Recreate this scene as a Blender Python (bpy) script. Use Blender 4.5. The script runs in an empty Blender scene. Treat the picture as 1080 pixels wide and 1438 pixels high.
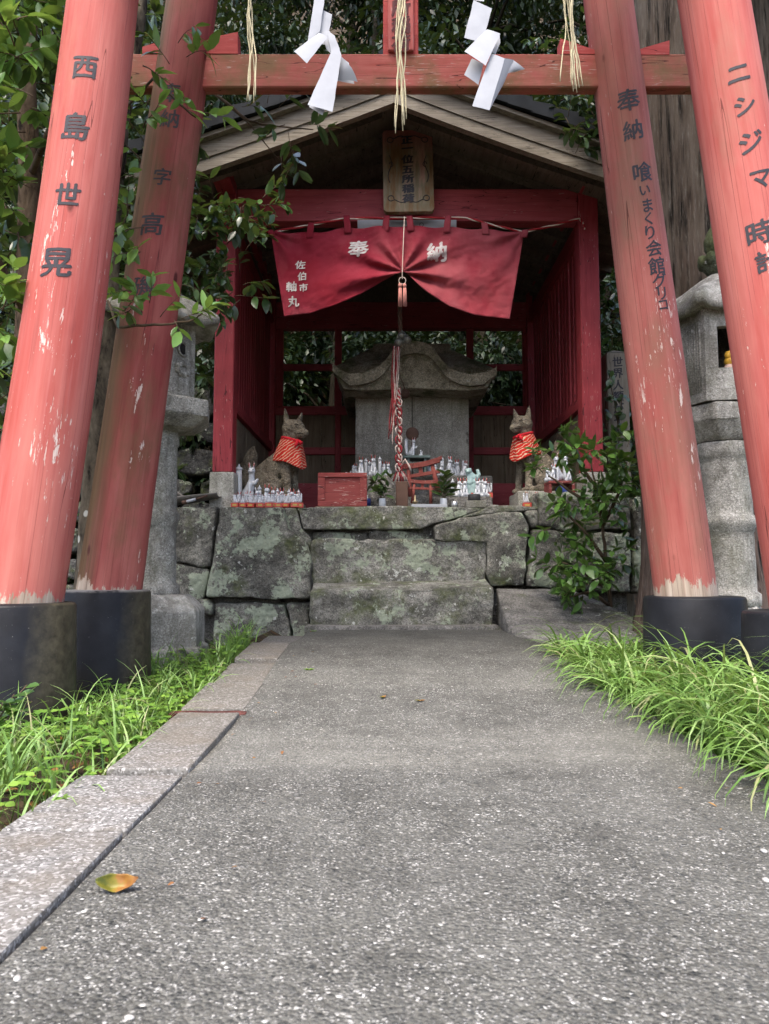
import bpy, bmesh, math, random
import numpy as np
from mathutils import Vector, Matrix, Euler, noise

# ------------------------------------------------------------------ camera, light, exposure
SC = bpy.context.scene
COL = SC.collection
R = math.radians
EYE, PITCH, F = 0.5, R(4.55), 1080.0
cam_d = bpy.data.cameras.new("camera")
cam = bpy.data.objects.new("camera", cam_d)
COL.objects.link(cam)
cam.location = (0, 0, EYE)
cam.rotation_euler = (R(90) + PITCH, 0, 0)
cam_d.sensor_fit = 'HORIZONTAL'
cam_d.sensor_width = 36
cam_d.lens = 36
cam_d.clip_start = 0.02
cam_d.clip_end = 500
cam_d.dof.use_dof = True
cam_d.dof.focus_distance = 4.2
cam_d.dof.aperture_fstop = 16
SC.camera = cam

SUN_EL, SUN_AZ = R(62), R(200)          # azimuth measured clockwise from +Y: the sun stands behind the camera
w = bpy.data.worlds.new("World")
SC.world = w
w.use_nodes = True
wn = w.node_tree.nodes
bg = wn["Background"]
sky = wn.new("ShaderNodeTexSky")
sky.sky_type = 'NISHITA'
sky.sun_disc = False
sky.sun_elevation = SUN_EL
sky.sun_rotation = SUN_AZ
sky.air_density = 0.8
sky.dust_density = 4.0
sky.ozone_density = 0.8
w.node_tree.links.new(sky.outputs[0], bg.inputs[0])
bg.inputs[1].default_value = 0.15
sun_d = bpy.data.lights.new("sun", 'SUN')
sun_d.energy = 0.75
sun_d.angle = R(25)
sun_d.color = (1.0, 0.94, 0.84)
sun = bpy.data.objects.new("sun", sun_d)
COL.objects.link(sun)
sdir = Vector((math.sin(SUN_AZ) * math.cos(SUN_EL), math.cos(SUN_AZ) * math.cos(SUN_EL), math.sin(SUN_EL)))
sun.rotation_euler = sdir.to_track_quat('Z', 'Y').to_euler()
sun.location = sdir * 20
SC.view_settings.view_transform = 'Standard'
SC.view_settings.look = 'None'
SC.view_settings.gamma = 1
SC.view_settings.exposure = 2.12
SC.cycles.max_bounces = 8
SC.cycles.use_denoising = True

# ------------------------------------------------------------------ helpers
_fw = Vector((0, math.cos(PITCH), math.sin(PITCH)))
_up = Vector((0, -math.sin(PITCH), math.cos(PITCH)))


def P(u, v, d):
    """world point seen at photo pixel (u, v) at ground distance d from the camera"""
    r = Vector((1, 0, 0)) * ((u - 540) / F) + _up * ((719 - v) / F) + _fw
    r = r * (d / r.y)
    return Vector((r.x, d, r.z + EYE))


def ZV(v, d):
    return P(540, v, d).z


def XU(u, v, d):
    return P(u, v, d).x


WL = {}                                       # world location of each object's origin


def tag(o, label=None, cat=None, group=None, kind=None):
    if label: o["label"] = label
    if cat: o["category"] = cat
    if group: o["group"] = group
    if kind or cat: o["kind"] = kind or "thing"
    return o


def thing(name, label, cat, loc=(0, 0, 0), group=None):
    o = bpy.data.objects.new(name, None)
    COL.objects.link(o)
    o.empty_display_size = 0.1
    o.location = loc
    WL[o.name] = Vector(loc)
    return tag(o, label, cat, group)


class MB:
    """collects shapes, builds one mesh object"""
    def __init__(s):
        s.v, s.f, s.m, s.s = [], [], [], []

    def add(s, verts, faces, mat=0, smooth=False, M=None):
        b = len(s.v)
        if M is not None:
            verts = [M @ Vector(p) for p in verts]
        s.v.extend([tuple(p) for p in verts])
        for f in faces:
            s.f.append([i + b for i in f]); s.m.append(mat); s.s.append(smooth)
        return s

    def box(s, lo, hi, mat=0, ch=0.004, M=None):
        lo, hi = Vector(lo), Vector(hi)
        ch = min(ch, min((hi - lo)) * 0.4)
        vs, idx = [], {}
        for cx in (0, 1):
            for cy in (0, 1):
                for cz in (0, 1):
                    c = [(lo, hi)[cx].x, (lo, hi)[cy].y, (lo, hi)[cz].z]
                    sg = [1 - 2 * cx, 1 - 2 * cy, 1 - 2 * cz]
                    for ax in range(3):
                        p = list(c)
                        for k in range(3):
                            if k != ax: p[k] += sg[k] * ch
                        idx[(cx, cy, cz, ax)] = len(vs); vs.append(p)
        fs = []
        for ax in range(3):
            a, b = (ax + 1) % 3, (ax + 2) % 3
            for sd in (0, 1):
                q = []
                for (i, j) in ((0, 0), (1, 0), (1, 1), (0, 1)):
                    c = [0, 0, 0]; c[ax] = sd; c[a] = i; c[b] = j
                    q.append(idx[(*c, ax)])
                fs.append(q if sd else q[::-1])
            for i in (0, 1):                       # edge strips along axis ax
                for j in (0, 1):
                    c0 = [0, 0, 0]; c0[ax] = 0; c0[a] = i; c0[b] = j
                    c1 = list(c0); c1[ax] = 1
                    q = [idx[(*c0, a)], idx[(*c1, a)], idx[(*c1, b)], idx[(*c0, b)]]
                    fs.append(q if (i != j) else q[::-1])
        for cx in (0, 1):
            for cy in (0, 1):
                for cz in (0, 1):
                    t = [idx[(cx, cy, cz, k)] for k in range(3)]
                    fs.append(t if (cx + cy + cz) % 2 else t[::-1])
        return s.add(vs, fs, mat, False, M)

    def tube(s, pts, rad, n=8, mat=0, caps=True, smooth=True, M=None, flat=1.0):
        pts = [Vector(p) for p in pts]
        if not hasattr(rad, '__len__'): rad = [rad] * len(pts)
        vs, fs = [], []
        t = (pts[1] - pts[0]).normalized()
        ref = Vector((0, 0, 1)) if abs(t.z) < 0.9 else Vector((1, 0, 0))
        a = t.cross(ref).normalized()
        for i, p in enumerate(pts):
            if i == 0: tt = pts[1] - pts[0]
            elif i == len(pts) - 1: tt = pts[-1] - pts[-2]
            else: tt = pts[i + 1] - pts[i - 1]
            tt.normalize()
            a = (a - tt * a.dot(tt)).normalized()
            b = tt.cross(a)
            for k in range(n):
                an = 2 * math.pi * k / n
                vs.append(p + (a * math.cos(an) + b * math.sin(an) * flat) * rad[i])
        for i in range(len(pts) - 1):
            for k in range(n):
                k2 = (k + 1) % n
                fs.append([i * n + k, i * n + k2, (i + 1) * n + k2, (i + 1) * n + k])
        if caps:
            fs.append(list(range(n))[::-1])
            fs.append([(len(pts) - 1) * n + k for k in range(n)])
        return s.add(vs, fs, mat, smooth, M)

    def lathe(s, prof, n=24, c=(0, 0, 0), mat=0, smooth=True, M=None, sx=1, sy=1, rot=0):
        vs, fs = [], []
        c = Vector(c)
        for (r, z) in prof:
            for k in range(n):
                an = 2 * math.pi * k / n + rot
                vs.append(c + Vector((r * math.cos(an) * sx, r * math.sin(an) * sy, z)))
        for i in range(len(prof) - 1):
            for k in range(n):
                k2 = (k + 1) % n
                fs.append([i * n + k, i * n + k2, (i + 1) * n + k2, (i + 1) * n + k])
        fs.append(list(range(n))[::-1])
        fs.append([(len(prof) - 1) * n + k for k in range(n)])
        return s.add(vs, fs, mat, smooth, M)

    def ball(s, c, r, n=12, mat=0, sc=(1, 1, 1), M=None):
        m = max(4, n // 2)
        prof = [(max(1e-4, math.sin(math.pi * i / m)) * r, -math.cos(math.pi * i / m) * r) for i in range(m + 1)]
        T = Matrix.Translation(c) @ Matrix.Diagonal((*sc, 1))
        if M is not None: T = M @ T
        return s.lathe(prof, n, (0, 0, 0), mat, True, T)

    def prism(s, poly, y0, y1, mat=0, M=None):
        """poly in (x, z), extruded from y0 to y1 (ccw seen from -Y)"""
        n = len(poly)
        vs = [(x, y0, z) for x, z in poly] + [(x, y1, z) for x, z in poly]
        fs = [list(range(n)), list(range(n, 2 * n))[::-1]]
        for i in range(n):
            j = (i + 1) % n
            fs.append([j, i, n + i, n + j])
        return s.add(vs, fs, mat, False, M)

    def grid(s, fn, nu, nv, mat=0, smooth=True):
        vs = [fn(i / nu, j / nv) for j in range(nv + 1) for i in range(nu + 1)]
        fs = []
        for j in range(nv):
            for i in range(nu):
                a = j * (nu + 1) + i
                fs.append([a, a + 1, a + nu + 2, a + nu + 1])
        return s.add(vs, fs, mat, smooth)

    def build(s, name, mats, parent=None, local=False, loc=None):
        if not isinstance(mats, (list, tuple)): mats = [mats]
        off = Vector((0, 0, 0))
        if parent is not None and not local: off = WL[parent.name]
        if loc is not None: off = Vector(loc)
        me = bpy.data.meshes.new(name)
        if off.length > 0:
            me.from_pydata([(p[0] - off.x, p[1] - off.y, p[2] - off.z) for p in s.v], [], s.f)
        else:
            me.from_pydata(s.v, [], s.f)
        for m in mats: me.materials.append(m)
        me.polygons.foreach_set("material_index", s.m)
        me.polygons.foreach_set("use_smooth", s.s)
        me.update()
        o = bpy.data.objects.new(name, me)
        COL.objects.link(o)
        if parent is not None:
            o.parent = parent
            WL[o.name] = WL.get(parent.name, Vector((0, 0, 0))).copy()
        elif loc is not None:
            o.location = loc
            WL[o.name] = Vector(loc)
        else:
            WL[o.name] = Vector((0, 0, 0))
        return o


def children(o):
    return [c for c in bpy.data.objects if c.parent == o]


def copy_tree(o, parent=None):
    kids = children(o)
    c = o.copy()
    COL.objects.link(c)
    if parent is not None: c.parent = parent
    for k in kids: copy_tree(k, c)
    return c


def fbm(p, o=4, sc=1.0):
    a, r, f = 1.0, 0.0, sc
    for _ in range(o):
        r += a * noise.noise(Vector(p) * f); a *= 0.5; f *= 2.0
    return r


def refine(bm, L, rounds=5):
    for _ in range(rounds):
        e = [x for x in bm.edges if x.calc_length() > L]
        if not e: break
        bmesh.ops.subdivide_edges(bm, edges=e, cuts=1, use_grid_fill=True)
        bmesh.ops.triangulate(bm, faces=[f for f in bm.faces if len(f.verts) > 3])


def rough_solid(name, mat, parent, verts, faces, bevel=0.015, L=0.045, amp=0.01, sc=9, seed=0, loc=None, big=0.0):
    """a solid with worn corners and an uneven skin, as ONE mesh"""
    bm = bmesh.new()
    vs = [bm.verts.new(v) for v in verts]
    for f in faces: bm.faces.new([vs[i] for i in f])
    bmesh.ops.recalc_face_normals(bm, faces=bm.faces)
    if bevel > 0:
        bmesh.ops.bevel(bm, geom=bm.edges[:], offset=bevel, segments=2, affect='EDGES', profile=0.6)
    bmesh.ops.triangulate(bm, faces=bm.faces)
    refine(bm, L)
    bm.normal_update()
    o3 = Vector((seed * 3.1, seed * 1.7, seed * 5.3))
    mv = []
    for v in bm.verts:
        d = fbm(v.co + o3, 4, sc) * amp
        if big: d += noise.noise((v.co + o3) * 2.5) * big
        mv.append(v.co + v.normal * d)
    for v, c in zip(bm.verts, mv): v.co = c
    off = Vector((0, 0, 0))
    if parent is not None: off = WL[parent.name]
    if loc is not None: off = Vector(loc)
    for v in bm.verts: v.co -= off
    for f in bm.faces: f.smooth = True
    me = bpy.data.meshes.new(name)
    bm.to_mesh(me); bm.free()
    me.materials.append(mat)
    o = bpy.data.objects.new(name, me)
    COL.objects.link(o)
    if parent is not None:
        o.parent = parent; WL[o.name] = WL[parent.name].copy()
    else:
        o.location = off; WL[o.name] = off
    return o


def poly_stone(name, mat, parent, uv, d, depth, seed=0, bevel=0.018, amp=0.012, L=0.045, lean=0.0, loc=None):
    pts = [P(u, v, d) for u, v in uv]
    n = len(pts)
    z0 = min(p.z for p in pts)
    fr = [Vector((p.x, p.y + lean * (p.z - z0), p.z)) for p in pts]
    bk = [Vector((p.x, d + depth, p.z)) for p in pts]
    fs = [list(range(n)), list(range(n, 2 * n))] + [[i, (i + 1) % n, n + (i + 1) % n, n + i] for i in range(n)]
    return rough_solid(name, mat, parent, fr + bk, fs, bevel, L, amp, 7, seed, loc, big=0.012)


def boxvf(lo, hi):
    v = [(x, y, z) for x in (lo[0], hi[0]) for y in (lo[1], hi[1]) for z in (lo[2], hi[2])]
    f = [[0, 1, 3, 2], [4, 6, 7, 5], [0, 4, 5, 1], [2, 3, 7, 6], [0, 2, 6, 4], [1, 5, 7, 3]]
    return v, f


# ---- writing: Blender's own fallback font, turned into mesh and laid on a surface
_tcache = {}


def glyph(ch, bold=0.02, step=0.12, slant=0.10):
    """vertices (x, y) centred on 0, height about 1"""
    k = (ch, bold, step, slant)
    if k in _tcache: return _tcache[k]
    cu = bpy.data.curves.new("glyph", 'FONT')
    cu.body = ch; cu.size = 1.0; cu.resolution_u = 3
    ob = bpy.data.objects.new("glyph", cu)
    COL.objects.link(ob)
    dg = bpy.context.evaluated_depsgraph_get()
    me = bpy.data.meshes.new_from_object(ob.evaluated_get(dg))
    bpy.data.objects.remove(ob); bpy.data.curves.remove(cu)
    bm = bmesh.new(); bm.from_mesh(me); bpy.data.meshes.remove(me)
    bmesh.ops.remove_doubles(bm, verts=bm.verts, dist=1e-5)
    if bm.verts:
        xs = [v.co.x for v in bm.verts]; ys = [v.co.y for v in bm.verts]
        cx, cy = (min(xs) + max(xs)) / 2, (min(ys) + max(ys)) / 2
        for v in bm.verts: v.co.x -= cx; v.co.y -= cy
        q = -0.6
        while q < 0.6:
            for no in ((1, 0, 0), (0, 1, 0)):
                bmesh.ops.bisect_plane(bm, geom=bm.verts[:] + bm.edges[:] + bm.faces[:], plane_co=Vector(no) * q, plane_no=no)
            q += step
        bm.verts.index_update()
    vs = []
    for v in bm.verts:
        wob = 0.018 * noise.noise(Vector((v.co.x * 9, v.co.y * 9, ord(ch[0]) * 0.37)))
        vs.append((v.co.x + wob, v.co.y + slant * v.co.x + wob))
    fs = [[v.index for v in f.verts] for f in bm.faces]
    bm.free()
    _tcache[k] = (vs, fs)
    return vs, fs


def write(mb, ch, fn, size, bold=0.02, step=0.12, slant=0.10, sx=1.0, mat=0):
    vs, fs = glyph(ch, 0, step, slant)
    b = bold * .9
    for k, (dx, dy) in enumerate(((0, 0), (b, .35 * b), (-b, -.35 * b), (.3 * b, b * .8), (-.3 * b, -b * .8))):
        o = Vector((0, -.0001 * k, 0))
        mb.add([Vector(fn((x + dx) * size * sx, (y + dy) * size)) + o for x, y in vs], fs, mat, False)


# ---- leaves
class Leaves:
    HI_V = np.array([[0, 0], [.22, -.72], [.22, 0], [.22, .72], [.52, -1], [.52, 0], [.52, 1], [.82, -.55], [.82, 0], [.82, .55], [1, 0]], float)
    HI_F = [[0, 2, 1], [0, 3, 2], [1, 2, 5, 4], [2, 3, 6, 5], [4, 5, 8, 7], [5, 6, 9, 8], [7, 8, 10], [8, 9, 10]]
    LO_V = np.array([[0, 0], [.45, -1], [.5, 0], [.45, 1], [1, 0]], float)
    LO_F = [[0, 2, 1], [0, 3, 2], [1, 2, 4], [2, 3, 4]]

    def __init__(s): s.l = []

    def add(s, pos, d, nrm, L, W, curl=0.15, fold=0.2):
        s.l.append((*pos, *d, *nrm, L, W, curl, fold))

    def build(s, name, mat, parent=None, hi=True, loc=None, stuff=False):
        A = np.array(s.l, float)
        pos, d, nr = A[:, 0:3], A[:, 3:6], A[:, 6:9]
        L, W, cu, fo = A[:, 9:10], A[:, 10:11], A[:, 11:12], A[:, 12:13]
        d = d / np.linalg.norm(d, axis=1, keepdims=True)
        sd = np.cross(d, nr); sd /= np.maximum(np.linalg.norm(sd, axis=1, keepdims=True), 1e-6)
        nr = np.cross(sd, d)
        T, FT = (s.HI_V, s.HI_F) if hi else (s.LO_V, s.LO_F)
        n, k = len(A), len(T)
        V = np.empty((n, k, 3))
        for i in range(k):
            t, q = T[i]
            V[:, i] = pos + d * L * t + sd * (W * 0.5) * q + nr * (fo * W * 0.5 * abs(q) - cu * L * t * t)
        off = Vector((0, 0, 0))
        if parent is not None: off = WL[parent.name]
        if loc is not None: off = Vector(loc)
        V = V.reshape(-1, 3) - np.array(off)
        base = np.arange(n) * k
        loops = np.concatenate([np.array([b + i for f in FT for i in f]) .reshape(1, -1) for b in (0,)], 1)
        lv = (base[:, None] + loops).reshape(-1)
        sizes = np.array([len(f) for f in FT]); tot = np.tile(sizes, n)
        st = np.concatenate([[0], np.cumsum(tot)[:-1]])
        me = bpy.data.meshes.new(name)
        me.vertices.add(len(V)); me.vertices.foreach_set("co", V.ravel())
        me.loops.add(len(lv)); me.loops.foreach_set("vertex_index", lv.astype(np.int32))
        me.polygons.add(len(tot)); me.polygons.foreach_set("loop_start", st.astype(np.int32))
        me.polygons.foreach_set("loop_total", tot.astype(np.int32))
        me.polygons.foreach_set("use_smooth", np.ones(len(tot), bool))
        me.update(calc_edges=True); me.validate()
        me.materials.append(mat)
        o = bpy.data.objects.new(name, me)
        COL.objects.link(o)
        if parent is not None:
            o.parent = parent; WL[o.name] = WL[parent.name].copy()
        else:
            o.location = off; WL[o.name] = off
        return o


def rv(rng):
    while True:
        v = Vector((rng.uniform(-1, 1), rng.uniform(-1, 1), rng.uniform(-1, 1)))
        if 0.05 < v.length < 1: return v.normalized()


def spray(lv, wood, base, d, length, n, L, rng, wr=0.003, droop=0.25, asp=0.47, whorl=True):
    """one twig with alternate leaves and a rosette at the tip"""
    d = Vector(d).normalized()
    pts, p, dd = [Vector(base)], Vector(base), d.copy()
    k = 5
    for i in range(k):
        dd = (dd + Vector((0, 0, -droop / k)) + rv(rng) * 0.18).normalized()
        p = p + dd * (length / k)
        pts.append(p.copy())
    if wood is not None:
        wood.tube(pts, [wr * (1 - 0.6 * i / k) for i in range(k + 1)], 5)
    for i in range(n):
        t = 0.25 + 0.75 * (i + rng.random() * .6) / n
        if whorl and i > n * 0.55: t = 0.9 + 0.1 * rng.random()
        q = min(k - 1, int(t * k)); fr = t * k - q
        pos = pts[q].lerp(pts[q + 1], min(fr, 1))
        ax = (pts[q + 1] - pts[q]).normalized()
        side = ax.cross(rv(rng)); side.normalize()
        ld = (ax * rng.uniform(.3, .9) + side * rng.uniform(.6, 1.0) + Vector((0, 0, -.12))).normalized()
        nr = (Vector((0, 0, 1)) * 1.0 + rv(rng) * 0.55).normalized()
        if abs(ld.dot(nr)) > .92: nr = (nr + Vector((.5, -.5, 0))).normalized()
        l = L * rng.uniform(.65, 1.15)
        lv.add(pos, ld, nr, l, l * asp * rng.uniform(.85, 1.15), rng.uniform(.02, .28), rng.uniform(.08, .3))
    return pts


# ------------------------------------------------------------------ materials
class NT:
    def __init__(s, name, col=(.5, .5, .5), rough=.7, spec=.3, coat=0):
        s.m = bpy.data.materials.new(name)
        s.m.use_nodes = True
        s.t = s.m.node_tree
        s.b = s.t.nodes["Principled BSDF"]
        s.b.inputs["Base Color"].default_value = (*col, 1)
        s.b.inputs["Roughness"].default_value = rough
        s.b.inputs["Specular IOR Level"].default_value = spec
        s.tc = None

    def link(s, a, b): s.t.links.new(a, b)

    def set(s, sock, v):
        if isinstance(v, bpy.types.NodeSocket): s.link(v, sock)
        elif isinstance(v, (tuple, list)) and len(v) == 3 and sock.type == 'RGBA': sock.default_value = (*v, 1)
        else: sock.default_value = v

    def co(s, sc=(1, 1, 1), rot=(0, 0, 0), loc=(0, 0, 0), kind="Object"):
        if s.tc is None: s.tc = s.t.nodes.new("ShaderNodeTexCoord")
        mp = s.t.nodes.new("ShaderNodeMapping")
        s.link(s.tc.outputs[kind], mp.inputs[0])
        mp.inputs["Scale"].default_value = sc if hasattr(sc, '__len__') else (sc,) * 3
        mp.inputs["Rotation"].default_value = rot
        mp.inputs["Location"].default_value = loc
        return mp.outputs[0]

    def noise(s, v, scale=5, det=4, ro=.55, dist=0.0):
        n = s.t.nodes.new("ShaderNodeTexNoise")
        s.link(v, n.inputs["Vector"])
        n.inputs["Scale"].default_value = scale; n.inputs["Detail"].default_value = det
        n.inputs["Roughness"].default_value = ro; n.inputs["Distortion"].default_value = dist
        return n.outputs["Fac"]

    def vor(s, v, scale=5, out="Color", feat='F1', rnd=1.0):
        n = s.t.nodes.new("ShaderNodeTexVoronoi")
        n.feature = feat
        s.link(v, n.inputs["Vector"])
        n.inputs["Scale"].default_value = scale
        n.inputs["Randomness"].default_value = rnd
        return n.outputs[out]

    def wave(s, v, scale=5, dist=2, det=2, dsc=1.0, kind='BANDS', dirn='X'):
        n = s.t.nodes.new("ShaderNodeTexWave")
        n.wave_type = kind
        if kind == 'BANDS': n.bands_direction = dirn
        s.link(v, n.inputs["Vector"])
        n.inputs["Scale"].default_value = scale; n.inputs["Distortion"].default_value = dist
        n.inputs["Detail"].default_value = det; n.inputs["Detail Scale"].default_value = dsc
        return n.outputs["Fac"]

    def ramp(s, f, stops, interp='LINEAR'):
        n = s.t.nodes.new("ShaderNodeValToRGB")
        s.link(f, n.inputs[0])
        cr = n.color_ramp
        cr.interpolation = interp
        while len(cr.elements) < len(stops): cr.elements.new(0.5)
        for e, (p, c) in zip(cr.elements, stops):
            e.position = p
            e.color = (*c, 1) if hasattr(c, '__len__') else (c, c, c, 1)
        return n.outputs[0]

    def mix(s, f, a, b, mode='MIX'):
        n = s.t.nodes.new("ShaderNodeMix")
        n.data_type = 'RGBA'; n.blend_type = mode
        s.set(n.inputs[0], f); s.set(n.inputs[6], a); s.set(n.inputs[7], b)
        return n.outputs[2]

    def math(s, op, a, b=0.0, c=None):
        n = s.t.nodes.new("ShaderNodeMath")
        n.operation = op
        s.set(n.inputs[0], a); s.set(n.inputs[1], b)
        if c is not None: s.set(n.inputs[2], c)
        return n.outputs[0]

    def sep(s, v, ax):
        n = s.t.nodes.new("ShaderNodeSeparateXYZ")
        s.link(v, n.inputs[0])
        return n.outputs[ax]

    def island(s):
        return s.t.nodes.new("ShaderNodeNewGeometry").outputs["Random Per Island"]

    def done(s, col=None, rough=None, bump=None, bs=.5, bd=.01):
        if col is not None: s.set(s.b.inputs["Base Color"], col)
        if rough is not None: s.set(s.b.inputs["Roughness"], rough)
        if bump is not None:
            n = s.t.nodes.new("ShaderNodeBump")
            n.inputs["Strength"].default_value = bs; n.inputs["Distance"].default_value = bd
            s.link(bump, n.inputs["Height"]); s.link(n.outputs[0], s.b.inputs["Normal"])
        return s.m


def line(n, f, w, at=.5):
    """1 where f is within w of at: thin contour lines"""
    a = n.math('ABSOLUTE', n.math('SUBTRACT', f, at))
    return n.math('LESS_THAN', a, w)


def m_path():
    n = NT("exposed_aggregate_concrete", rough=.8, spec=.3)
    v = n.co()
    c1 = n.sep(n.vor(v, 150, "Color"), 0)
    c2 = n.sep(n.vor(v, 300, "Color"), 1)
    e1 = n.vor(v, 150, "Distance")
    peb = n.ramp(c1, [(0, (.010, .012, .013)), (.28, (.032, .034, .033)), (.55, (.068, .068, .061)), (.80, (.108, .107, .096)), (.92, (.16, .158, .142)), (.965, (.36, .355, .33)), (1, (.55, .545, .515))])
    fine = n.ramp(c2, [(0, (.026, .027, .027)), (.45, (.064, .064, .058)), (.78, (.118, .116, .105)), (.87, (.30, .295, .275)), (1, (.52, .515, .49))])
    worn = n.ramp(n.noise(n.co(1, loc=(2, 6, 3)), 11, 6, .7), [(.42, 1), (.58, 0)])
    fine = n.mix(n.math('MULTIPLY', worn, .75), fine, n.mix(n.sep(n.vor(v, 300, "Color"), 0), (.028, .029, .028), (.085, .084, .075)))
    pick = n.ramp(n.noise(v, 55, 3), [(.40, 0), (.52, 1)])
    col = n.mix(pick, peb, fine)
    col = n.mix(n.ramp(e1, [(.35, 0), (.75, .55)]), col, (.08, .078, .065))
    big = n.noise(v, 1.6, 5, .6)
    col = n.mix(n.ramp(big, [(.35, .0), (.7, .3)]), col, n.mix(.55, col, (.05, .050, .040)))
    blot = n.noise(n.co((1, .7, 1), loc=(4, 2, 0)), 4.5, 6, .7)
    col = n.mix(n.ramp(blot, [(.42, 0), (.68, .6)]), col, n.mix(.4, col, (.19, .19, .172)))
    col = n.mix(n.ramp(blot, [(.30, .55), (.46, 0)]), col, n.mix(.6, col, (.026, .027, .024)))
    # worn pale bands across the path where the slope starts, darker brown further in
    y = n.sep(v, 1)
    yn = n.math('ADD', y, n.math('MULTIPLY', n.math('SUBTRACT', n.noise(n.co((.8, 3, 1)), 1.5, 4), .5), .5))
    band = n.ramp(n.math('MULTIPLY', yn, .2), [(.395, 0), (.432, .42), (.448, .22), (.47, .34), (.50, .08), (.56, .0), (.61, .04), (.637, .28), (.65, .12), (.665, .18), (.70, 0)])
    grain = n.ramp(n.noise(v, 60, 3, .7), [(.35, .15), (.6, 1)])
    col = n.mix(n.math('MULTIPLY', band, grain), col, (.25, .245, .215))
    far_dark = n.ramp(n.math('MULTIPLY', yn, .2), [(.66, 0), (.8, .55), (1, .6)])
    col = n.mix(far_dark, col, n.mix(.6, col, (.05, .046, .034)))
    h = n.math('ADD', n.math('MULTIPLY', e1, -1.0), n.math('MULTIPLY', n.noise(v, 60, 3), .8))
    return n.done(col, n.ramp(big, [(.3, .62), (.7, .85)]), h, 1.0, .005)


def m_slab():
    n = NT("granite_edging", rough=.8, spec=.3)
    v = n.t.nodes.new("ShaderNodeNewGeometry").outputs["Position"]
    c = n.sep(n.vor(v, 190, "Color"), 0)
    col = n.ramp(c, [(0, (.07, .067, .063)), (.35, (.125, .122, .115)), (.75, (.18, .177, .168)), (1, (.38, .375, .365))])
    y = n.sep(v, 1)
    far = n.ramp(n.math('MULTIPLY', y, .2), [(.36, 0), (.46, .7)])
    col = n.mix(far, col, n.mix(.7, col, (.085, .074, .055)))
    st = n.ramp(n.noise(v, 5, 5, .65), [(.45, 0), (.68, .6)])
    col = n.mix(st, col, (.12, .10, .075))
    return n.done(col, .8, n.noise(v, 90, 4, .65), .6, .004)


def m_soil(name="damp_soil", dark=1.0):
    n = NT(name, rough=.95, spec=.1)
    v = n.co()
    col = n.ramp(n.noise(v, 7, 6, .65), [(.3, tuple(c * dark for c in (.018, .014, .010))), (.55, tuple(c * dark for c in (.045, .034, .022))), (.75, tuple(c * dark for c in (.085, .06, .035)))])
    lf = n.vor(v, 22, "Color")
    col = n.mix(n.ramp(n.sep(lf, 0), [(.72, 0), (.8, .7)]), col, n.mix(n.sep(lf, 1), (.10, .055, .025), (.06, .05, .03)))
    return n.done(col, .95, n.noise(v, 30, 5, .6), 1, .02)


def m_stone(name, a, b, lich=.5, moss=.2, lc=(.33, .37, .27), sc=1.0, zmoss=None):
    n = NT(name, rough=.9, spec=.2)
    v = n.co()
    base = n.ramp(n.noise(v, 6 * sc, 7, .68), [(.30, tuple(x * .4 for x in a)), (.46, a), (.60, b), (.75, tuple(x * 1.25 for x in b))])
    sp = n.ramp(n.sep(n.vor(v, 160 * sc, "Color"), 0), [(0, .55), (.5, 1.0), (1, 1.4)])
    base = n.mix(1, base, sp, 'MULTIPLY')
    if moss:
        mo = n.ramp(n.noise(n.co(1, loc=(3, 1, 7)), 5 * sc, 6, .65), [(.62 - moss * .35, 0), (.74 - moss * .25, .8)])
        base = n.mix(mo, base, n.ramp(n.noise(v, 40, 3), [(.3, (.04, .052, .016)), (.7, (.105, .12, .045))]))
    edge = n.math('ADD', n.noise(n.co(1, loc=(9, 4, 2)), 4.2 * sc, 8, .72), n.math('MULTIPLY', n.math('SUBTRACT', n.noise(v, 38 * sc, 5, .75), .3), .26))
    t = .70 - .16 * lich
    li = n.ramp(edge, [(t, 0), (t + .02, .9)])
    base = n.mix(li, base, n.ramp(n.noise(v, 60 * sc, 4, .7), [(.25, tuple(x * .6 for x in lc)), (.7, lc)]))
    wh = n.ramp(n.math('ADD', n.noise(n.co(1, loc=(1, 8, 5)), 22 * sc, 4, .7), n.math('MULTIPLY', n.noise(n.co(1, loc=(4, 4, 4)), 3, 2), .25)), [(.78, 0), (.80, .85)])
    base = n.mix(wh, base, (.46, .46, .41))
    h = n.math('ADD', n.noise(v, 14 * sc, 9, .74), n.math('MULTIPLY', n.vor(v, 26 * sc, 'Distance'), .35))
    return n.done(base, .9, h, 1.0, .03)


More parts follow.
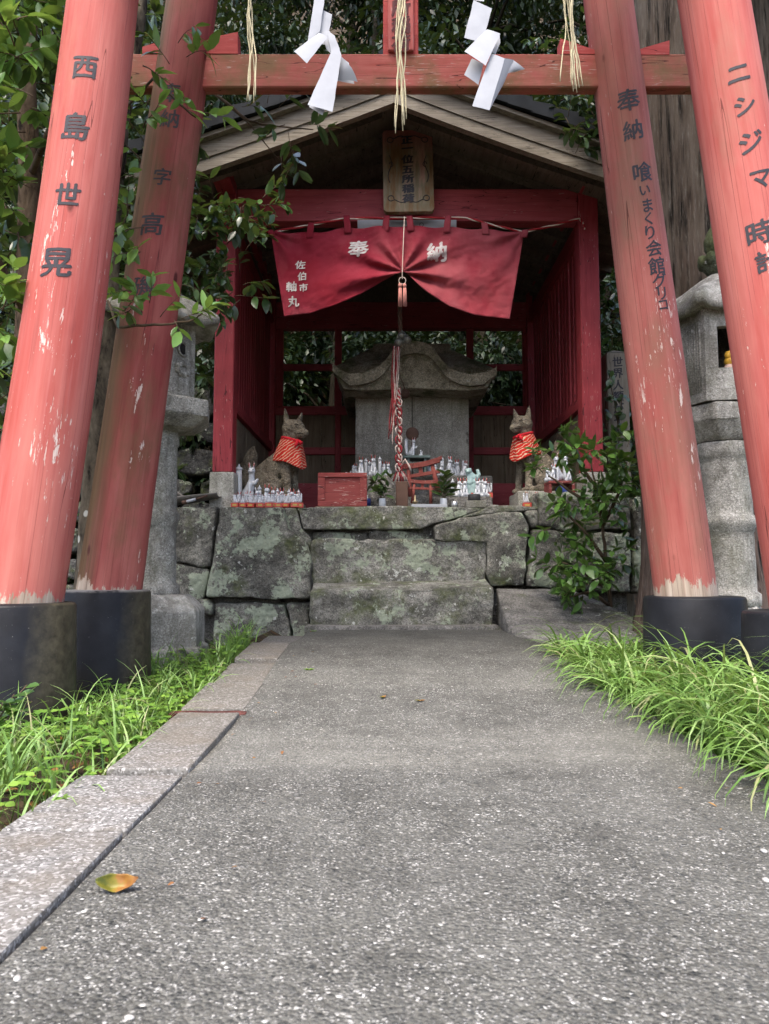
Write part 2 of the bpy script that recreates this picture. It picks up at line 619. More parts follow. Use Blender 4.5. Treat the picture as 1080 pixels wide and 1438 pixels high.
def m_granite(name, dark=1.0, stain=.5):
    n = NT(name, rough=.85, spec=.25)
    v = n.co()
    c = n.sep(n.vor(v, 170, "Color"), 0)
    col = n.ramp(c, [(0, tuple(x * dark for x in (.15, .142, .122))), (.3, tuple(x * dark for x in (.22, .21, .182))), (.75, tuple(x * dark for x in (.285, .272, .238))), (1, tuple(x * dark for x in (.38, .365, .325)))])
    pale = n.noise(n.co((1, 1, .5), loc=(6, 6, 1)), 5, 6, .7)
    col = n.mix(n.ramp(pale, [(.5, 0), (.64, .6)]), col, tuple(x * dark for x in (.40, .385, .335)))
    st = n.ramp(n.noise(n.co((1, 1, .6)), 5.5, 8, .74), [(.46, 0), (.58, stain)])
    col = n.mix(st, col, (.075, .068, .052))
    run = n.ramp(n.noise(n.co((1, 1, .06), loc=(3, 9, 2)), 22, 4, .6), [(.55, 0), (.72, .45)])
    col = n.mix(run, col, (.085, .08, .062))
    gr = n.ramp(n.noise(n.co((1, 1, .6), loc=(2, 2, 2)), 3.2, 6, .65), [(.5, 0), (.68, .55)])
    col = n.mix(gr, col, (.12, .125, .07))
    li = n.ramp(n.noise(n.co(1, loc=(7, 2, 1)), 13, 7, .75), [(.62, 0), (.655, .8)])
    col = n.mix(li, col, (.42, .42, .37))
    h = n.math('ADD', n.noise(v, 26, 8, .74), n.math('MULTIPLY', n.noise(v, 160, 2), .3))
    return n.done(col, .87, h, .9, .014)


def m_log(name, a, b, brown, flake=.5, grime=.3, raw_to=.16, side=None, edge=.05):
    """painted log: local z runs along the grain"""
    n = NT(name, rough=.75, spec=.2)
    v = n.co()
    g = n.co((1, 1, .045))
    gn = n.noise(g, 26, 6, .65)
    col = n.ramp(gn, [(.3, a), (.68, b)])
    wide = n.noise(n.co((1, 1, .22)), 6, 5, .6)
    col = n.mix(n.ramp(wide, [(.42, 0), (.72, .75)]), col, tuple(min(1, .55 * x + y) for x, y in zip(b, (.24, .105, .080))))
    gm = n.noise(n.co((1, 1, .35), loc=(5, 1, 2)), 3.6, 6, .66)
    col = n.mix(n.ramp(gm, [(.66 - grime * .4, 0), (.82 - grime * .3, .85)]), col, n.mix(n.noise(g, 60, 2), brown, tuple(x * 1.5 for x in brown)))
    if side is not None:                            # weather side: brown algae on the log's local -x flank
        sx = n.math('ADD', n.sep(v, 0), n.math('MULTIPLY', n.math('SUBTRACT', n.noise(n.co((1, 1, .2)), 7, 4), .5), .12))
        col = n.mix(n.ramp(n.math('ADD', n.math('MULTIPLY', sx, side), .5), [(.56, 0), (.78, .9)]), col, n.mix(n.noise(g, 40, 4), tuple(x * .6 for x in brown), tuple(x * 1.7 for x in brown)))
    # flaked spots
    fl = n.noise(n.co((1, 1, .2), loc=(1, 3, 8)), 34, 5, .72)
    fl2 = n.noise(n.co((1, 1, .12), loc=(8, 3, 1)), 90, 4, .7)
    area = n.noise(n.co((1, 1, .4), loc=(2, 9, 4)), 5, 4)
    f1 = n.ramp(n.math('ADD', fl, n.math('MULTIPLY', area, .5)), [(.965 - .06 * flake, 0), (.985 - .06 * flake, .9)])
    f2 = n.ramp(n.math('ADD', fl2, n.math('MULTIPLY', area, .6)), [(1.03 - .05 * flake, 0), (1.06 - .05 * flake, .7)])
    fk = n.math('MAXIMUM', f1, f2)
    col = n.mix(fk, col, (.56, .46, .40))
    # bare wood where the foot has peeled
    z = n.sep(v, 2)
    pe = n.math('SUBTRACT', n.math('ADD', z, n.math('ADD', n.math('MULTIPLY', n.noise(n.co((1, 1, .03), loc=(3, 3, 1)), 46, 4, .7), -.10), n.math('MULTIPLY', n.noise(n.co((1, 1, .3), loc=(3, 7, 1)), 8, 6, .78), -.36))), raw_to - .23)
    raw = n.ramp(pe, [(-.0, 1), (.012, 0)])
    wood = n.ramp(gn, [(.3, (.16, .11, .07)), (.6, (.40, .33, .26)), (.8, (.55, .48, .40))])
    col = n.mix(raw, col, wood)
    # drying cracks
    ck = line(n, n.noise(n.co((1, 1, .007), loc=(4, 0, 0)), 9, 2, .4), .0024)
    ck2 = line(n, n.noise(n.co((1, 1, .008), loc=(0, 7, 0)), 16, 2, .4), .0022, .43)
    ck = n.math('MULTIPLY', n.math('MAXIMUM', ck, ck2), n.ramp(n.noise(n.co((1, 1, .4)), 3.5, 2), [(.42, 0), (.47, 1)]))
    col = n.mix(n.math('MULTIPLY', ck, .7), col, tuple(x * .2 for x in a))
    fine = n.noise(n.co((1, 1, .02), loc=(6, 2, 2)), 70, 3, .6)
    col = n.mix(n.ramp(fine, [(.58, 0), (.75, .35)]), col, tuple(min(1, x * 1.1 + .05) for x in b))
    col = n.mix(n.ramp(fine, [(.25, .4), (.40, 0)]), col, tuple(x * .45 for x in a))
    kn = n.vor(n.co((1, 1, .45), loc=(.3, .2, .6)), 5.2, "Distance")
    col = n.mix(n.ramp(kn, [(.05, .85), (.085, 0)]), col, tuple(x * .3 for x in a))
    h = n.math('SUBTRACT', n.math('ADD', n.math('MULTIPLY', gn, .7), n.math('MULTIPLY', n.ramp(kn, [(.04, 1), (.12, 0)]), .6)), n.math('ADD', ck, n.math('MULTIPLY', fk, .35)))
    return n.done(col, n.ramp(gm, [(.35, .62), (.7, .85)]), h, .6, .006)


def m_wood(name, a, b, scale=(1, 8, 8), rough=.8, green=0.0, chips=0.0, spec=.25):
    """sawn timber; the grain runs along the axis with the small scale"""
    n = NT(name, rough=rough, spec=spec)
    v = n.co()
    g = n.co(scale)
    gn = n.noise(g, 6, 6, .65, .3)
    col = n.ramp(gn, [(.28, a), (.72, b)])
    col = n.mix(n.ramp(n.noise(v, 2.6, 5, .6), [(.4, 0), (.75, .6)]), col, tuple(x * .5 for x in a))
    if green:
        col = n.mix(n.ramp(n.noise(n.co(1, loc=(2, 5, 1)), 3.4, 6, .65), [(.62 - green * .3, 0), (.75 - green * .2, .75)]), col, n.mix(n.noise(v, 30, 3), (.09, .085, .03), (.17, .13, .06)))
    if chips:
        c = n.ramp(n.math('ADD', n.noise(g, 24, 3, .6), n.math('MULTIPLY', n.noise(v, 3, 3), .3)), [(.86 - chips * .08, 0), (.88 - chips * .08, .75)])
        col = n.mix(c, col, (.42, .33, .29))
    ck = line(n, n.noise(n.co(tuple(x * .5 for x in scale), loc=(1, 1, 1)), 5, 2), .004)
    col = n.mix(n.math('MULTIPLY', ck, .8), col, tuple(x * .15 for x in a))
    return n.done(col, rough, n.math('SUBTRACT', gn, ck), .5, .004)


def m_leaf(name, cols, rough=.32, spec=.55, trans=.0, vein=True):
    n = NT(name, rough=rough, spec=spec)
    isl = n.island()
    st = [(i / max(1, len(cols) - 1), c) for i, c in enumerate(cols)]
    col = n.ramp(isl, st)
    v = n.co()
    col = n.mix(n.ramp(n.noise(v, 30, 2), [(.3, 0), (.8, .25)]), col, tuple(x * .5 for x in cols[0]))
    if trans:
        tr = n.t.nodes.new("ShaderNodeBsdfTranslucent")
        n.link(n.mix(.5, col, (.30, .42, .06)), tr.inputs[0])
        ms = n.t.nodes.new("ShaderNodeMixShader")
        ms.inputs[0].default_value = trans
        out = n.t.nodes["Material Output"]
        n.link(n.b.outputs[0], ms.inputs[1]); n.link(tr.outputs[0], ms.inputs[2]); n.link(ms.outputs[0], out.inputs[0])
    return n.done(col, rough)


def m_bark(name, a, b, moss=.0, spots=0.0, stretch=.1, sc=12, bd=.03):
    n = NT(name, rough=.95, spec=.15)
    v = n.co()
    g = n.co((1, 1, stretch))
    gn = n.noise(g, sc, 7, .65, .4)
    col = n.ramp(gn, [(.36, tuple(x * .15 for x in a)), (.46, a), (.64, b)])
    if moss:
        col = n.mix(n.ramp(n.noise(n.co((1, 1, .5), loc=(1, 5, 3)), 4, 6, .65), [(.66 - .25 * moss, 0), (.78 - .2 * moss, .8)]), col, n.mix(n.noise(v, 40, 2), (.05, .06, .02), (.20, .23, .17)))
    if spots:
        d = n.vor(n.co((1, 1, .8)), 9, "Distance")
        msk = n.math('MULTIPLY', n.ramp(n.math('ADD', d, n.math('MULTIPLY', n.noise(v, 40, 2), .06)), [(.16, 1), (.19, 0)]), n.ramp(n.sep(n.vor(n.co((1, 1, .8)), 9, "Color"), 0), [(.45, 0), (.5, 1)]))
        col = n.mix(n.math('MULTIPLY', msk, .9), col, (.50, .50, .45))
    return n.done(col, .95, gn, 1, bd)


def m_cedar():
    n = NT("cedar_bark", rough=.95, spec=.12)
    v = n.co()
    wob = n.co((1, 1, .035))
    g1 = n.noise(wob, 26, 7, .7, .6)
    g2 = n.noise(n.co((1, 1, .09), loc=(3, 2, 1)), 85, 5, .7)
    fl = n.vor(n.co((1, 1, .12), loc=(1, 2, 3)), 30, "Distance", 'F1')
    h = n.math('ADD', n.math('MULTIPLY', g1, 1.0), n.math('ADD', n.math('MULTIPLY', g2, .35), n.math('MULTIPLY', fl, .25)))
    tone = n.ramp(n.noise(n.co((1, 1, .3)), 5, 5, .65), [(.35, (.10, .066, .05)), (.6, (.155, .115, .092)), (.75, (.20, .165, .142))])
    col = n.mix(n.ramp(h, [(.64, 1), (.80, 0)]), tone, (.016, .012, .009))
    col = n.mix(n.ramp(g2, [(.55, 0), (.7, .6)]), col, (.25, .205, .175))
    z = n.math('ADD', n.sep(v, 2), n.math('MULTIPLY', n.noise(v, 3, 4), 1.6))
    col = n.mix(n.ramp(n.math('MULTIPLY', z, .25), [(.66, 0), (.85, .45)]), col, n.mix(1, col, (.75, .95, .85), 'MULTIPLY'))
    return n.done(col, .95, h, 1.0, .05)


def m_plain(name, col, rough=.6, spec=.3, metal=0.0, var=.25, sc=20, bump=0.0):
    n = NT(name, rough=rough, spec=spec)
    n.b.inputs["Metallic"].default_value = metal
    v = n.co()
    f = n.noise(v, sc, 4, .6)
    c = n.ramp(f, [(.3, tuple(x * (1 - var) for x in col)), (.7, tuple(min(1, x * (1 + var * .5)) for x in col))])
    return n.done(c, rough, f if bump else None, bump or .1, .004)


def m_black():
    n = NT("black_painted_concrete", rough=.6, spec=.12)
    v = n.co()
    col = n.ramp(n.noise(v, 5, 5, .6), [(.35, (.007, .0075, .009)), (.7, (.016, .017, .020))])
    sp = n.math('MAXIMUM', n.ramp(n.noise(v, 120, 4, .7), [(.69, 0), (.72, .5)]), n.ramp(n.noise(n.co((1, 1, .25)), 60, 5, .75), [(.70, 0), (.74, .45)]))
    col = n.mix(sp, col, (.35, .33, .29))
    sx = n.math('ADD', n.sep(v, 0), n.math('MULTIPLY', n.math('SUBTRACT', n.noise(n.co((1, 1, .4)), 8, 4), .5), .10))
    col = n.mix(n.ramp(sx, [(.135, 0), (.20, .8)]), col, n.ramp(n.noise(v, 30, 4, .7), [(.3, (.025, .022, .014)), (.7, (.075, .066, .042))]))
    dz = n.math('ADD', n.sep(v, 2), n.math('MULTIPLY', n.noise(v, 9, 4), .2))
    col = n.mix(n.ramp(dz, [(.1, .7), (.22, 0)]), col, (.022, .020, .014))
    col = n.mix(n.ramp(n.sep(v, 2), [(.415, 0), (.43, .55)]), col, n.ramp(n.noise(v, 20, 4, .7), [(.4, (.06, .055, .05)), (.55, (.5, .47, .43))]))
    return n.done(col, n.ramp(n.noise(v, 6, 4), [(.3, .3), (.7, .6)]), n.noise(v, 25, 5, .6), .15, .006)


def m_cloth():
    n = NT("faded_red_cotton", rough=.9, spec=.12)
    v = n.co()
    col = n.ramp(n.noise(v, 2.2, 5, .6), [(.35, (.20, .013, .024)), (.6, (.245, .026, .042)), (.8, (.30, .06, .076))])
    dust = n.math('ADD', n.noise(n.co((1, 1, .6), loc=(3.3, 1, 4)), 2.6, 5, .62), n.math('MULTIPLY', n.sep(v, 0), .12))
    col = n.mix(n.ramp(dust, [(.42, 0), (.78, .6)]), col, (.36, .12, .125))
    col = n.mix(n.ramp(n.noise(v, 38, 3, .6), [(.70, 0), (.75, .2)]), col, (.4, .25, .25))
    wv = n.math('ADD', n.wave(v, 160, 1, 1), n.wave(v, 160, 1, 1, dirn='Z'))
    wr = n.noise(n.co((1, 1, 2.0), rot=(0, .5, 0)), 11, 6, .68)
    return n.done(col, .9, n.math('ADD', n.math('MULTIPLY', wv, .06), wr), .5, .03)


def m_bib():
    n = NT("patterned_red_cloth", rough=.85, spec=.15)
    v = n.co()
    wv = n.wave(n.co(1, rot=(0, .6, .2)), 15, 5, 2, 1.6, 'RINGS')
    col = n.mix(n.ramp(wv, [(.78, 0), (.86, .9)]), (.42, .018, .012), (.50, .38, .26))
    zz = n.sep(v, 2)
    return n.done(col, .85, n.noise(v, 12, 3), .4, .01)


def m_plaque():
    n = NT("weathered_sign_board", rough=.75, spec=.25)
    g = n.co((1, 1, .16))
    gn = n.noise(g, 14, 5, .65)
    col = n.ramp(gn, [(.3, (.06, .034, .016)), (.42, (.15, .085, .038)), (.52, (.155, .135, .085)), (.62, (.29, .18, .13)), (.75, (.21, .10, .08))])
    z = n.math('ADD', n.sep(n.co(), 2), n.math('MULTIPLY', n.noise(g, 8, 3), .25))
    col = n.mix(n.ramp(z, [(.27, 0), (.45, .8)]), col, (.28, .07, .07))
    return n.done(col, .75, gn, .5, .005)


def m_rope():
    n = NT("red_white_cord", rough=.85, spec=.15)
    v = n.co()
    s = n.math('ADD', n.math('MULTIPLY', n.sep(v, 0), 48), n.math('MULTIPLY', n.sep(v, 2), 48))
    fr = n.math('FRACT', s)
    return n.done(n.mix(n.math('GREATER_THAN', fr, .5), (.38, .03, .03), (.62, .52, .45)), .85)


MT = {}
MT['path'] = m_path()
MT['slab'] = m_slab()
MT['soil'] = m_soil()
MT['wallstone'] = m_stone("lichened_wall_stone", (.098, .094, .08), (.185, .178, .15), lich=.76, moss=.25)
MT['step'] = m_stone("mossy_step_stone", (.135, .13, .112), (.235, .228, .20), lich=.45, moss=.42)
MT['rubble'] = m_stone("dark_rubble", (.045, .045, .042), (.085, .085, .08), lich=.2, moss=.3)
MT['slope'] = m_stone("old_concrete", (.14, .134, .12), (.21, .20, .18), lich=.0, moss=.1)
MT['lantern'] = m_granite("weathered_granite", 1.3, .6)
MT['hokora'] = m_granite("grey_granite", 1.35, .22)
MT['hokora_roof'] = m_stone("shrine_roof_stone", (.24, .215, .16), (.36, .325, .25), lich=.12, moss=.3)
MT['front'] = m_log("sunbleached_vermilion_log", (.315, .060, .048), (.38, .106, .090), (.26, .12, .085), flake=.75, grime=.14, raw_to=.072)
MT['front_r'] = m_log("vermilion_log", (.315, .060, .048), (.38, .106, .090), (.24, .11, .08), flake=.55, grime=.28, raw_to=.04)
MT['back_l'] = m_log("grimy_vermilion_log", (.175, .027, .025), (.25, .058, .050), (.095, .062, .030), flake=.55, grime=.42, raw_to=.062, side=-3.4)
MT['back_r'] = m_log("peeling_vermilion_log", (.245, .052, .043), (.315, .098, .080), (.16, .085, .058), flake=1.0, grime=.52, raw_to=.088)
MT['beam'] = m_wood("weathered_red_beam", (.33, .065, .052), (.46, .145, .12), (.6, 7, 7), green=.62, chips=.5)
MT['red'] = m_wood("shrine_red_paint", (.22, .020, .026), (.31, .045, .052), (7, 7, .6), chips=.35, rough=.6)
MT['redx'] = m_wood("shrine_red_paint_beam", (.28, .038, .048), (.38, .075, .085), (.6, 7, 7), chips=.1, rough=.6)
MT['redy'] = m_wood("shrine_red_paint_rail", (.21, .02, .026), (.30, .045, .05), (7, .6, 7), chips=.1, rough=.6)
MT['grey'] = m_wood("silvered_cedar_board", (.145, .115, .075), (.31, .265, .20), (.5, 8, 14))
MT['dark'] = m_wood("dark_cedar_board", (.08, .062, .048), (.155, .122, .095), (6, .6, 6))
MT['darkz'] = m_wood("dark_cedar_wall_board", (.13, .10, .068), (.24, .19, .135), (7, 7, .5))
MT['tile'] = m_plain("black_roof_tile", (.014, .016, .018), .75, .1, var=.45, sc=9)
MT['black'] = m_black()
MT['ink'] = m_plain("black_ink", (.024, .022, .027), .55, .3)
MT['inkfade'] = m_plain("faded_black_ink", (.045, .04, .042), .7, .2)
MT['cloth'] = m_cloth()
MT['white_ink'] = m_plain("faded_white_paint", (.48, .44, .42), .9, .1, var=.3, sc=40)
MT['paper'] = m_plain("white_paper", (.33, .34, .36), .9, .1, var=.05, sc=30)
MT['straw'] = m_plain("pale_straw", (.42, .37, .235), .8, .2, var=.25, sc=60)
MT['porcelain'] = m_plain("white_porcelain", (.50, .52, .54), .25, .5, var=.15, sc=25)
MT['redglaze'] = m_plain("red_glaze", (.42, .05, .03), .4, .4)
MT['gold'] = m_plain("gold_paint", (.45, .28, .06), .5, .4)
MT['foxstone'] = m_stone("statue_stone", (.18, .15, .11), (.26, .225, .165), lich=.0, moss=.12, sc=2)
MT['bib'] = m_bib()
MT['redcloth'] = m_plain("plain_red_cloth", (.50, .02, .03), .85, .15)
MT['rope'] = m_rope()
MT['brass'] = m_plain("tarnished_brass", (.25, .20, .12), .45, .5, metal=.7)
MT['bell'] = m_plain("grey_bell_metal", (.20, .20, .18), .35, .5, metal=.6)
MT['rust'] = m_plain("rusty_iron", (.09, .05, .035), .8, .3)
MT['plastic'] = m_plain("grey_brown_tin", (.17, .155, .135), .6, .4, var=.4, sc=12)
MT['pink'] = m_plain("faded_pink_thread", (.45, .20, .17), .9, .1)
MT['oldred'] = m_wood("worn_red_box_paint", (.17, .03, .028), (.25, .06, .052), (.6, 7, 7), chips=.9)
MT['verdigris'] = m_plain("green_grey_paint", (.10, .14, .13), .7, .3, var=.4)
MT['celadon'] = m_plain("celadon_glaze", (.30, .42, .40), .3, .5, var=.3, sc=40)
MT['blue'] = m_plain("blue_print", (.03, .05, .22), .4, .4)
MT['yellow'] = m_plain("yellow_paint", (.75, .42, .05), .5, .4)
MT['blush'] = m_plain("pale_pink_paint", (.75, .52, .42), .5, .4)
MT['plaque'] = m_plaque()
MT['cedar'] = m_cedar()
MT['bark'] = m_bark("lichened_bark", (.075, .062, .045), (.15, .125, .09), moss=.4, spots=1, stretch=.5, sc=14, bd=.01)
MT['twig'] = m_plain("twig_bark", (.085, .06, .038), .9, .15, var=.4)
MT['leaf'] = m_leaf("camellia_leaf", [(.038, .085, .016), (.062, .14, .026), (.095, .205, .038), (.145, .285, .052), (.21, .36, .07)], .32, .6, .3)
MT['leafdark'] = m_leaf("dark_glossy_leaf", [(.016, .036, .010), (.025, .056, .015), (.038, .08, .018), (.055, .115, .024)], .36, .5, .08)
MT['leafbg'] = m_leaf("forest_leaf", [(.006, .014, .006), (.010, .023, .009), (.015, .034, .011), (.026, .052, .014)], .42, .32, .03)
MT['grass'] = m_leaf("long_grass", [(.065, .14, .028), (.09, .18, .036), (.12, .225, .045), (.145, .26, .055), (.17, .30, .07), (.20, .33, .09), (.23, .36, .115), (.30, .28, .14)], .42, .45, .22)
MT['clover'] = m_leaf("clover_leaf", [(.07, .16, .022), (.12, .24, .032), (.20, .33, .05)], .5, .35, .25)
MT['litter'] = m_leaf("dry_leaf", [(.12, .05, .02), (.20, .09, .03), (.26, .15, .05)], .7, .2)
# ------------------------------------------------------------------ ground, path
def sst(a, b, x):
    t = max(0, min(1, (x - a) / (b - a)))
    return t * t * (3 - 2 * t)


def path_z(y):
    return .147 * sst(2.2, 4.15, y) * .9 + .0147 * sst(3.5, 4.5, y)


def ground_z(x, y):
    z = -.045
    if -.8 < x < 1.0: z = path_z(y) - .09
    if x >= .8: z = max(z, -.045 + .03 * sst(.9, 1.6, x) + .10 * sst(3.4, 4.8, y))
    if x < -.7: z += .06 * sst(3.2, 4.4, y)
    z += .35 * sst(7.5, 9.5, y)
    if y > 9: z += (y - 9) * .95 * sst(9, 11, y)
    z += .02 * fbm((x, y, 3.3), 3, 1.6) * (1 + 4 * sst(8, 12, y)) * (0.3 if -.8 < x < 1 else 1)
    return z


def axis(segs):
    r = []
    for a, b, s in segs:
        n = max(1, int(round((b - a) / s)))
        r += [a + (b - a) * i / n for i in range(n)]
    return r + [segs[-1][1]]


gx = axis([(-60, -12, 6), (-12, -4, .8), (-4, 4.5, .12), (4.5, 12, .8), (12, 60, 6)])
gy = axis([(-30, -3, 3), (-3, 5.4, .12), (5.4, 14, .4), (14, 32, 1.2), (32, 60, 7)])
g = MB()
g.add([(x, y, ground_z(x, y)) for y in gy for x in gx],
      [[j * len(gx) + i, j * len(gx) + i + 1, (j + 1) * len(gx) + i + 1, (j + 1) * len(gx) + i]
       for j in range(len(gy) - 1) for i in range(len(gx) - 1)], 0, True)
tag(g.build("ground", MT['soil']), kind="structure")

# path: one long concrete sheet with a worn skin and a real edge
PXL, PXR = -.4945, .93


def path_edge(y):
    return PXR - .17 * sst(2.0, 4.9, y) + .02 * noise.noise(Vector((0, y * 2.5, 1)))


p = MB()
NX, NY = 72, 330
rows = []
for j in range(NY + 1):
    y = -2.5 + (7.46) * j / NY
    zz = path_z(y)
    xl = PXL + .003 * noise.noise(Vector((5, y * 3, 0))) + .03 * sst(4.0, 4.2, y)
    xr = path_edge(y)
    row = [(xl, y, zz - .09), (xl, y, zz - .004)]
    for i in range(NX + 1):
        x = xl + .003 + (xr - xl - .006) * i / NX
        row.append((x, y, zz + .0035 * fbm((x, y, 0), 3, 2.2)))
    row += [(xr, y, zz - .006), (xr, y, zz - .09)]
    rows.append(row)
W_ = len(rows[0])
p.add([q for r_ in rows for q in r_], [[j * W_ + i, j * W_ + i + 1, (j + 1) * W_ + i + 1, (j + 1) * W_ + i] for j in range(NY) for i in range(W_ - 1)], 0, True)
tag(p.build("path", MT['path']), kind="structure")

# edging slabs on the left of the path
EDG = [(-1.5, .10, -.86, -.50, .008), (.11, 1.52, -.82, -.50, .008), (1.538, 1.95, -.745, -.497, .004), (1.972, 2.655, -.70, -.495, .012),
       (2.74, 3.12, -.71, -.49, .004), (3.145, 3.55, -.70, -.492, -.008), (3.575, 4.02, -.69, -.49, .006), (4.04, 4.95, -.80, -.47, -.045)]
elab = ["pale granite edging slab in the near corner of the path", "pale granite edging slab beside the yellow fallen leaf",
        "granite edging slab with a dark crack at its near end", "long brownish edging slab just before the red brick strip",
        "edging slab right behind the red brick strip", "middle brown edging slab of the far row by the clover",
        "last narrow edging slab before the sunken one by the wall", "sunken dark edging slab at the foot of the stone wall"]
for i, (y0, y1, x0, x1, dz) in enumerate(EDG):
    zz0, zz1 = path_z(y0), path_z(y1)
    v, f = boxvf((x0, y0, -.12), (x1, y1, dz))
    v = [(a + (.012 * noise.noise(Vector((i, b, a)))), b, c + (path_z(b) if b > 0 else 0)) for a, b, c in v]
    o = rough_solid("edging_slab", MT['slab'], None, v, f, .006, .08, .0022, 6, i + 2, loc=((x0 + x1) / 2, (y0 + y1) / 2, 0))
    tag(o, elab[i], "slab", "edging slabs along the left of the path")
    # keep the grain of the material running through world space
v, f = boxvf((-.74, 2.668, -.08), (-.475, 2.728, .022))
MT['brick'] = m_stone("red_brick", (.085, .03, .025), (.13, .05, .042), lich=0, moss=.1)
tag(rough_solid("brick_strip", MT['brick'], None, v, f, .004, .06, .003, 9, 4, loc=(-.6, 2.7, 0)),
    "narrow red brick strip laid across the edging by the grass", "brick")

# the tilted concrete slab on the right, broken off from the path
sl = [(P(697, 826, 5.22)), (P(800, 826, 5.3)), (P(905, 872, 4.75)), (P(912, 905, 4.25)), (P(745, 914, 4.0)), (P(712, 880, 4.6))]
top = [Vector((q.x, q.y, q.z)) for q in sl]
bot = [Vector((q.x, q.y, q.z - .22)) for q in sl]
n_ = len(sl)
o = rough_solid("broken_slab", MT['slope'], None, top + bot, [list(range(n_)), list(range(n_, 2 * n_))] + [[i, (i + 1) % n_, n_ + (i + 1) % n_, n_ + i] for i in range(n_)],
                .012, .06, .008, 6, 9, loc=(1.1, 4.6, 0))
tag(o, "tilted grey concrete slab broken away from the path below the shrub", "slab")

# ------------------------------------------------------------------ stone platform and steps
pf = thing("stone_platform", "lichened stone platform carrying the red shrine hall", "platform", (0.1, 5.6, 0))
stones = [
    ([(150, 700), (220, 712), (219, 785), (150, 790)], 5.30, .3), ([(150, 794), (219, 789), (219, 842), (150, 846)], 5.32, .3),
    ([(222, 712), (304, 711), (294, 796), (222, 785)], 5.27, .3), ([(222, 789), (293, 800), (287, 841), (222, 838)], 5.27, .3),
    ([(307, 712), (397, 713), (403, 745), (424, 760), (436, 781), (436, 838), (370, 843), (290, 838), (297, 795)], 5.22, .4),
    ([(299, 848), (398, 848), (408, 890), (406, 910), (299, 910)], 5.25, .3), ([(401, 849), (436, 846), (436, 900), (411, 905), (411, 888)], 5.24, .3),
    ([(266, 838), (288, 843), (297, 850), (297, 864), (266, 862)], 5.22, .2), ([(200, 846), (264, 846), (264, 910), (200, 910)], 5.27, .2),
    ([(440, 747), (516, 749), (517, 766), (440, 770)], 5.44, .3), ([(520, 747), (560, 744), (607, 750), (605, 766), (520, 767)], 5.43, .3),
    ([(609, 738), (645, 729), (700, 721), (733, 719), (744, 741), (736, 822), (690, 824), (684, 802), (684, 761), (609, 760)], 5.30, .4),
    ([(757, 692), (800, 691), (886, 695), (886, 742), (802, 746), (757, 737)], 5.32, .5), ([(748, 744), (800, 750), (886, 747), (886, 832), (740, 824)], 5.30, .4),
    ([(738, 719), (755, 716), (755, 738), (747, 741)], 5.33, .3),
    ([(890, 696), (1000, 700), (1000, 830), (890, 832)], 5.35, .4),
]
for i, (uv, d, dep) in enumerate(stones):
    poly_stone("facing_stone", MT['wallstone'], pf, uv, d, dep, i, amp=.018, L=.032, lean=.05 if d < 5.3 else 0)
cz = ZV(712, 5.4)
for i, uv in enumerate(([(418, 713), (560, 711), (688, 713), (640, 727), (607, 735), (590, 742), (426, 743)], [(399, 713), (416, 713), (424, 742), (436, 756), (437, 772), (405, 744)],
                        [(690, 711), (757, 712), (755, 716), (735, 717), (700, 719), (650, 726)])):
    poly_stone("coping_stone", MT['step'], pf, uv, 5.38, .5, 30 + i, bevel=.008, amp=.006)
v, f = boxvf((XU(230, 712, 5.4), 5.5, .0), (XU(884, 712, 5.4), 8.35, cz - .012))
rough_solid("fill", MT['slope'], pf, v, f, .01, .12, .006, 5, 3)
v, f = boxvf((XU(150, 712, 5.4), 5.42, .0), (XU(396, 712, 5.4), 5.62, cz - .006))
rough_solid("wall_top", MT['slope'], pf, v, f, .01, .08, .006, 5, 13)

s1 = [P(435, 818, 5.0), P(692, 809, 5.0)]
v, f = boxvf((s1[0].x, 5.0, .02), (s1[1].x, 5.5, ZV(813, 5.0)))
v = [(a, b, c + (.02 * (a - s1[0].x) - .012 - (.07 if b < 5.2 else -.008) if c > .2 else 0)) for a, b, c in v]
tag(rough_solid("stone_step", MT['step'], None, v, f, .018, .032, .013, 8, 21, loc=(.1, 5.2, 0)), "lower block step of the shrine stairs, at the end of the path", "step", "stone steps up to the shrine")
s2 = [P(437, 757, 5.33), P(683, 757, 5.33)]
v, f = boxvf((s2[0].x, 5.33, .3), (s2[1].x, 5.66, s2[0].z))
tag(rough_solid("stone_step", MT['step'], None, v, f, .022, .032, .016, 8, 27, loc=(.1, 5.4, 0)), "upper mossy block step just under the shrine floor", "step", "stone steps up to the shrine")
v, f = boxvf((-.50, 4.86, .0), (P(700, 870, 4.9).x, 5.08, path_z(5) + .022))
tag(rough_solid("threshold_slab", MT['slope'], None, v, f, .006, .07, .004, 8, 33, loc=(.1, 4.95, 0)), "thin slab under the lower step where the path ends", "slab")


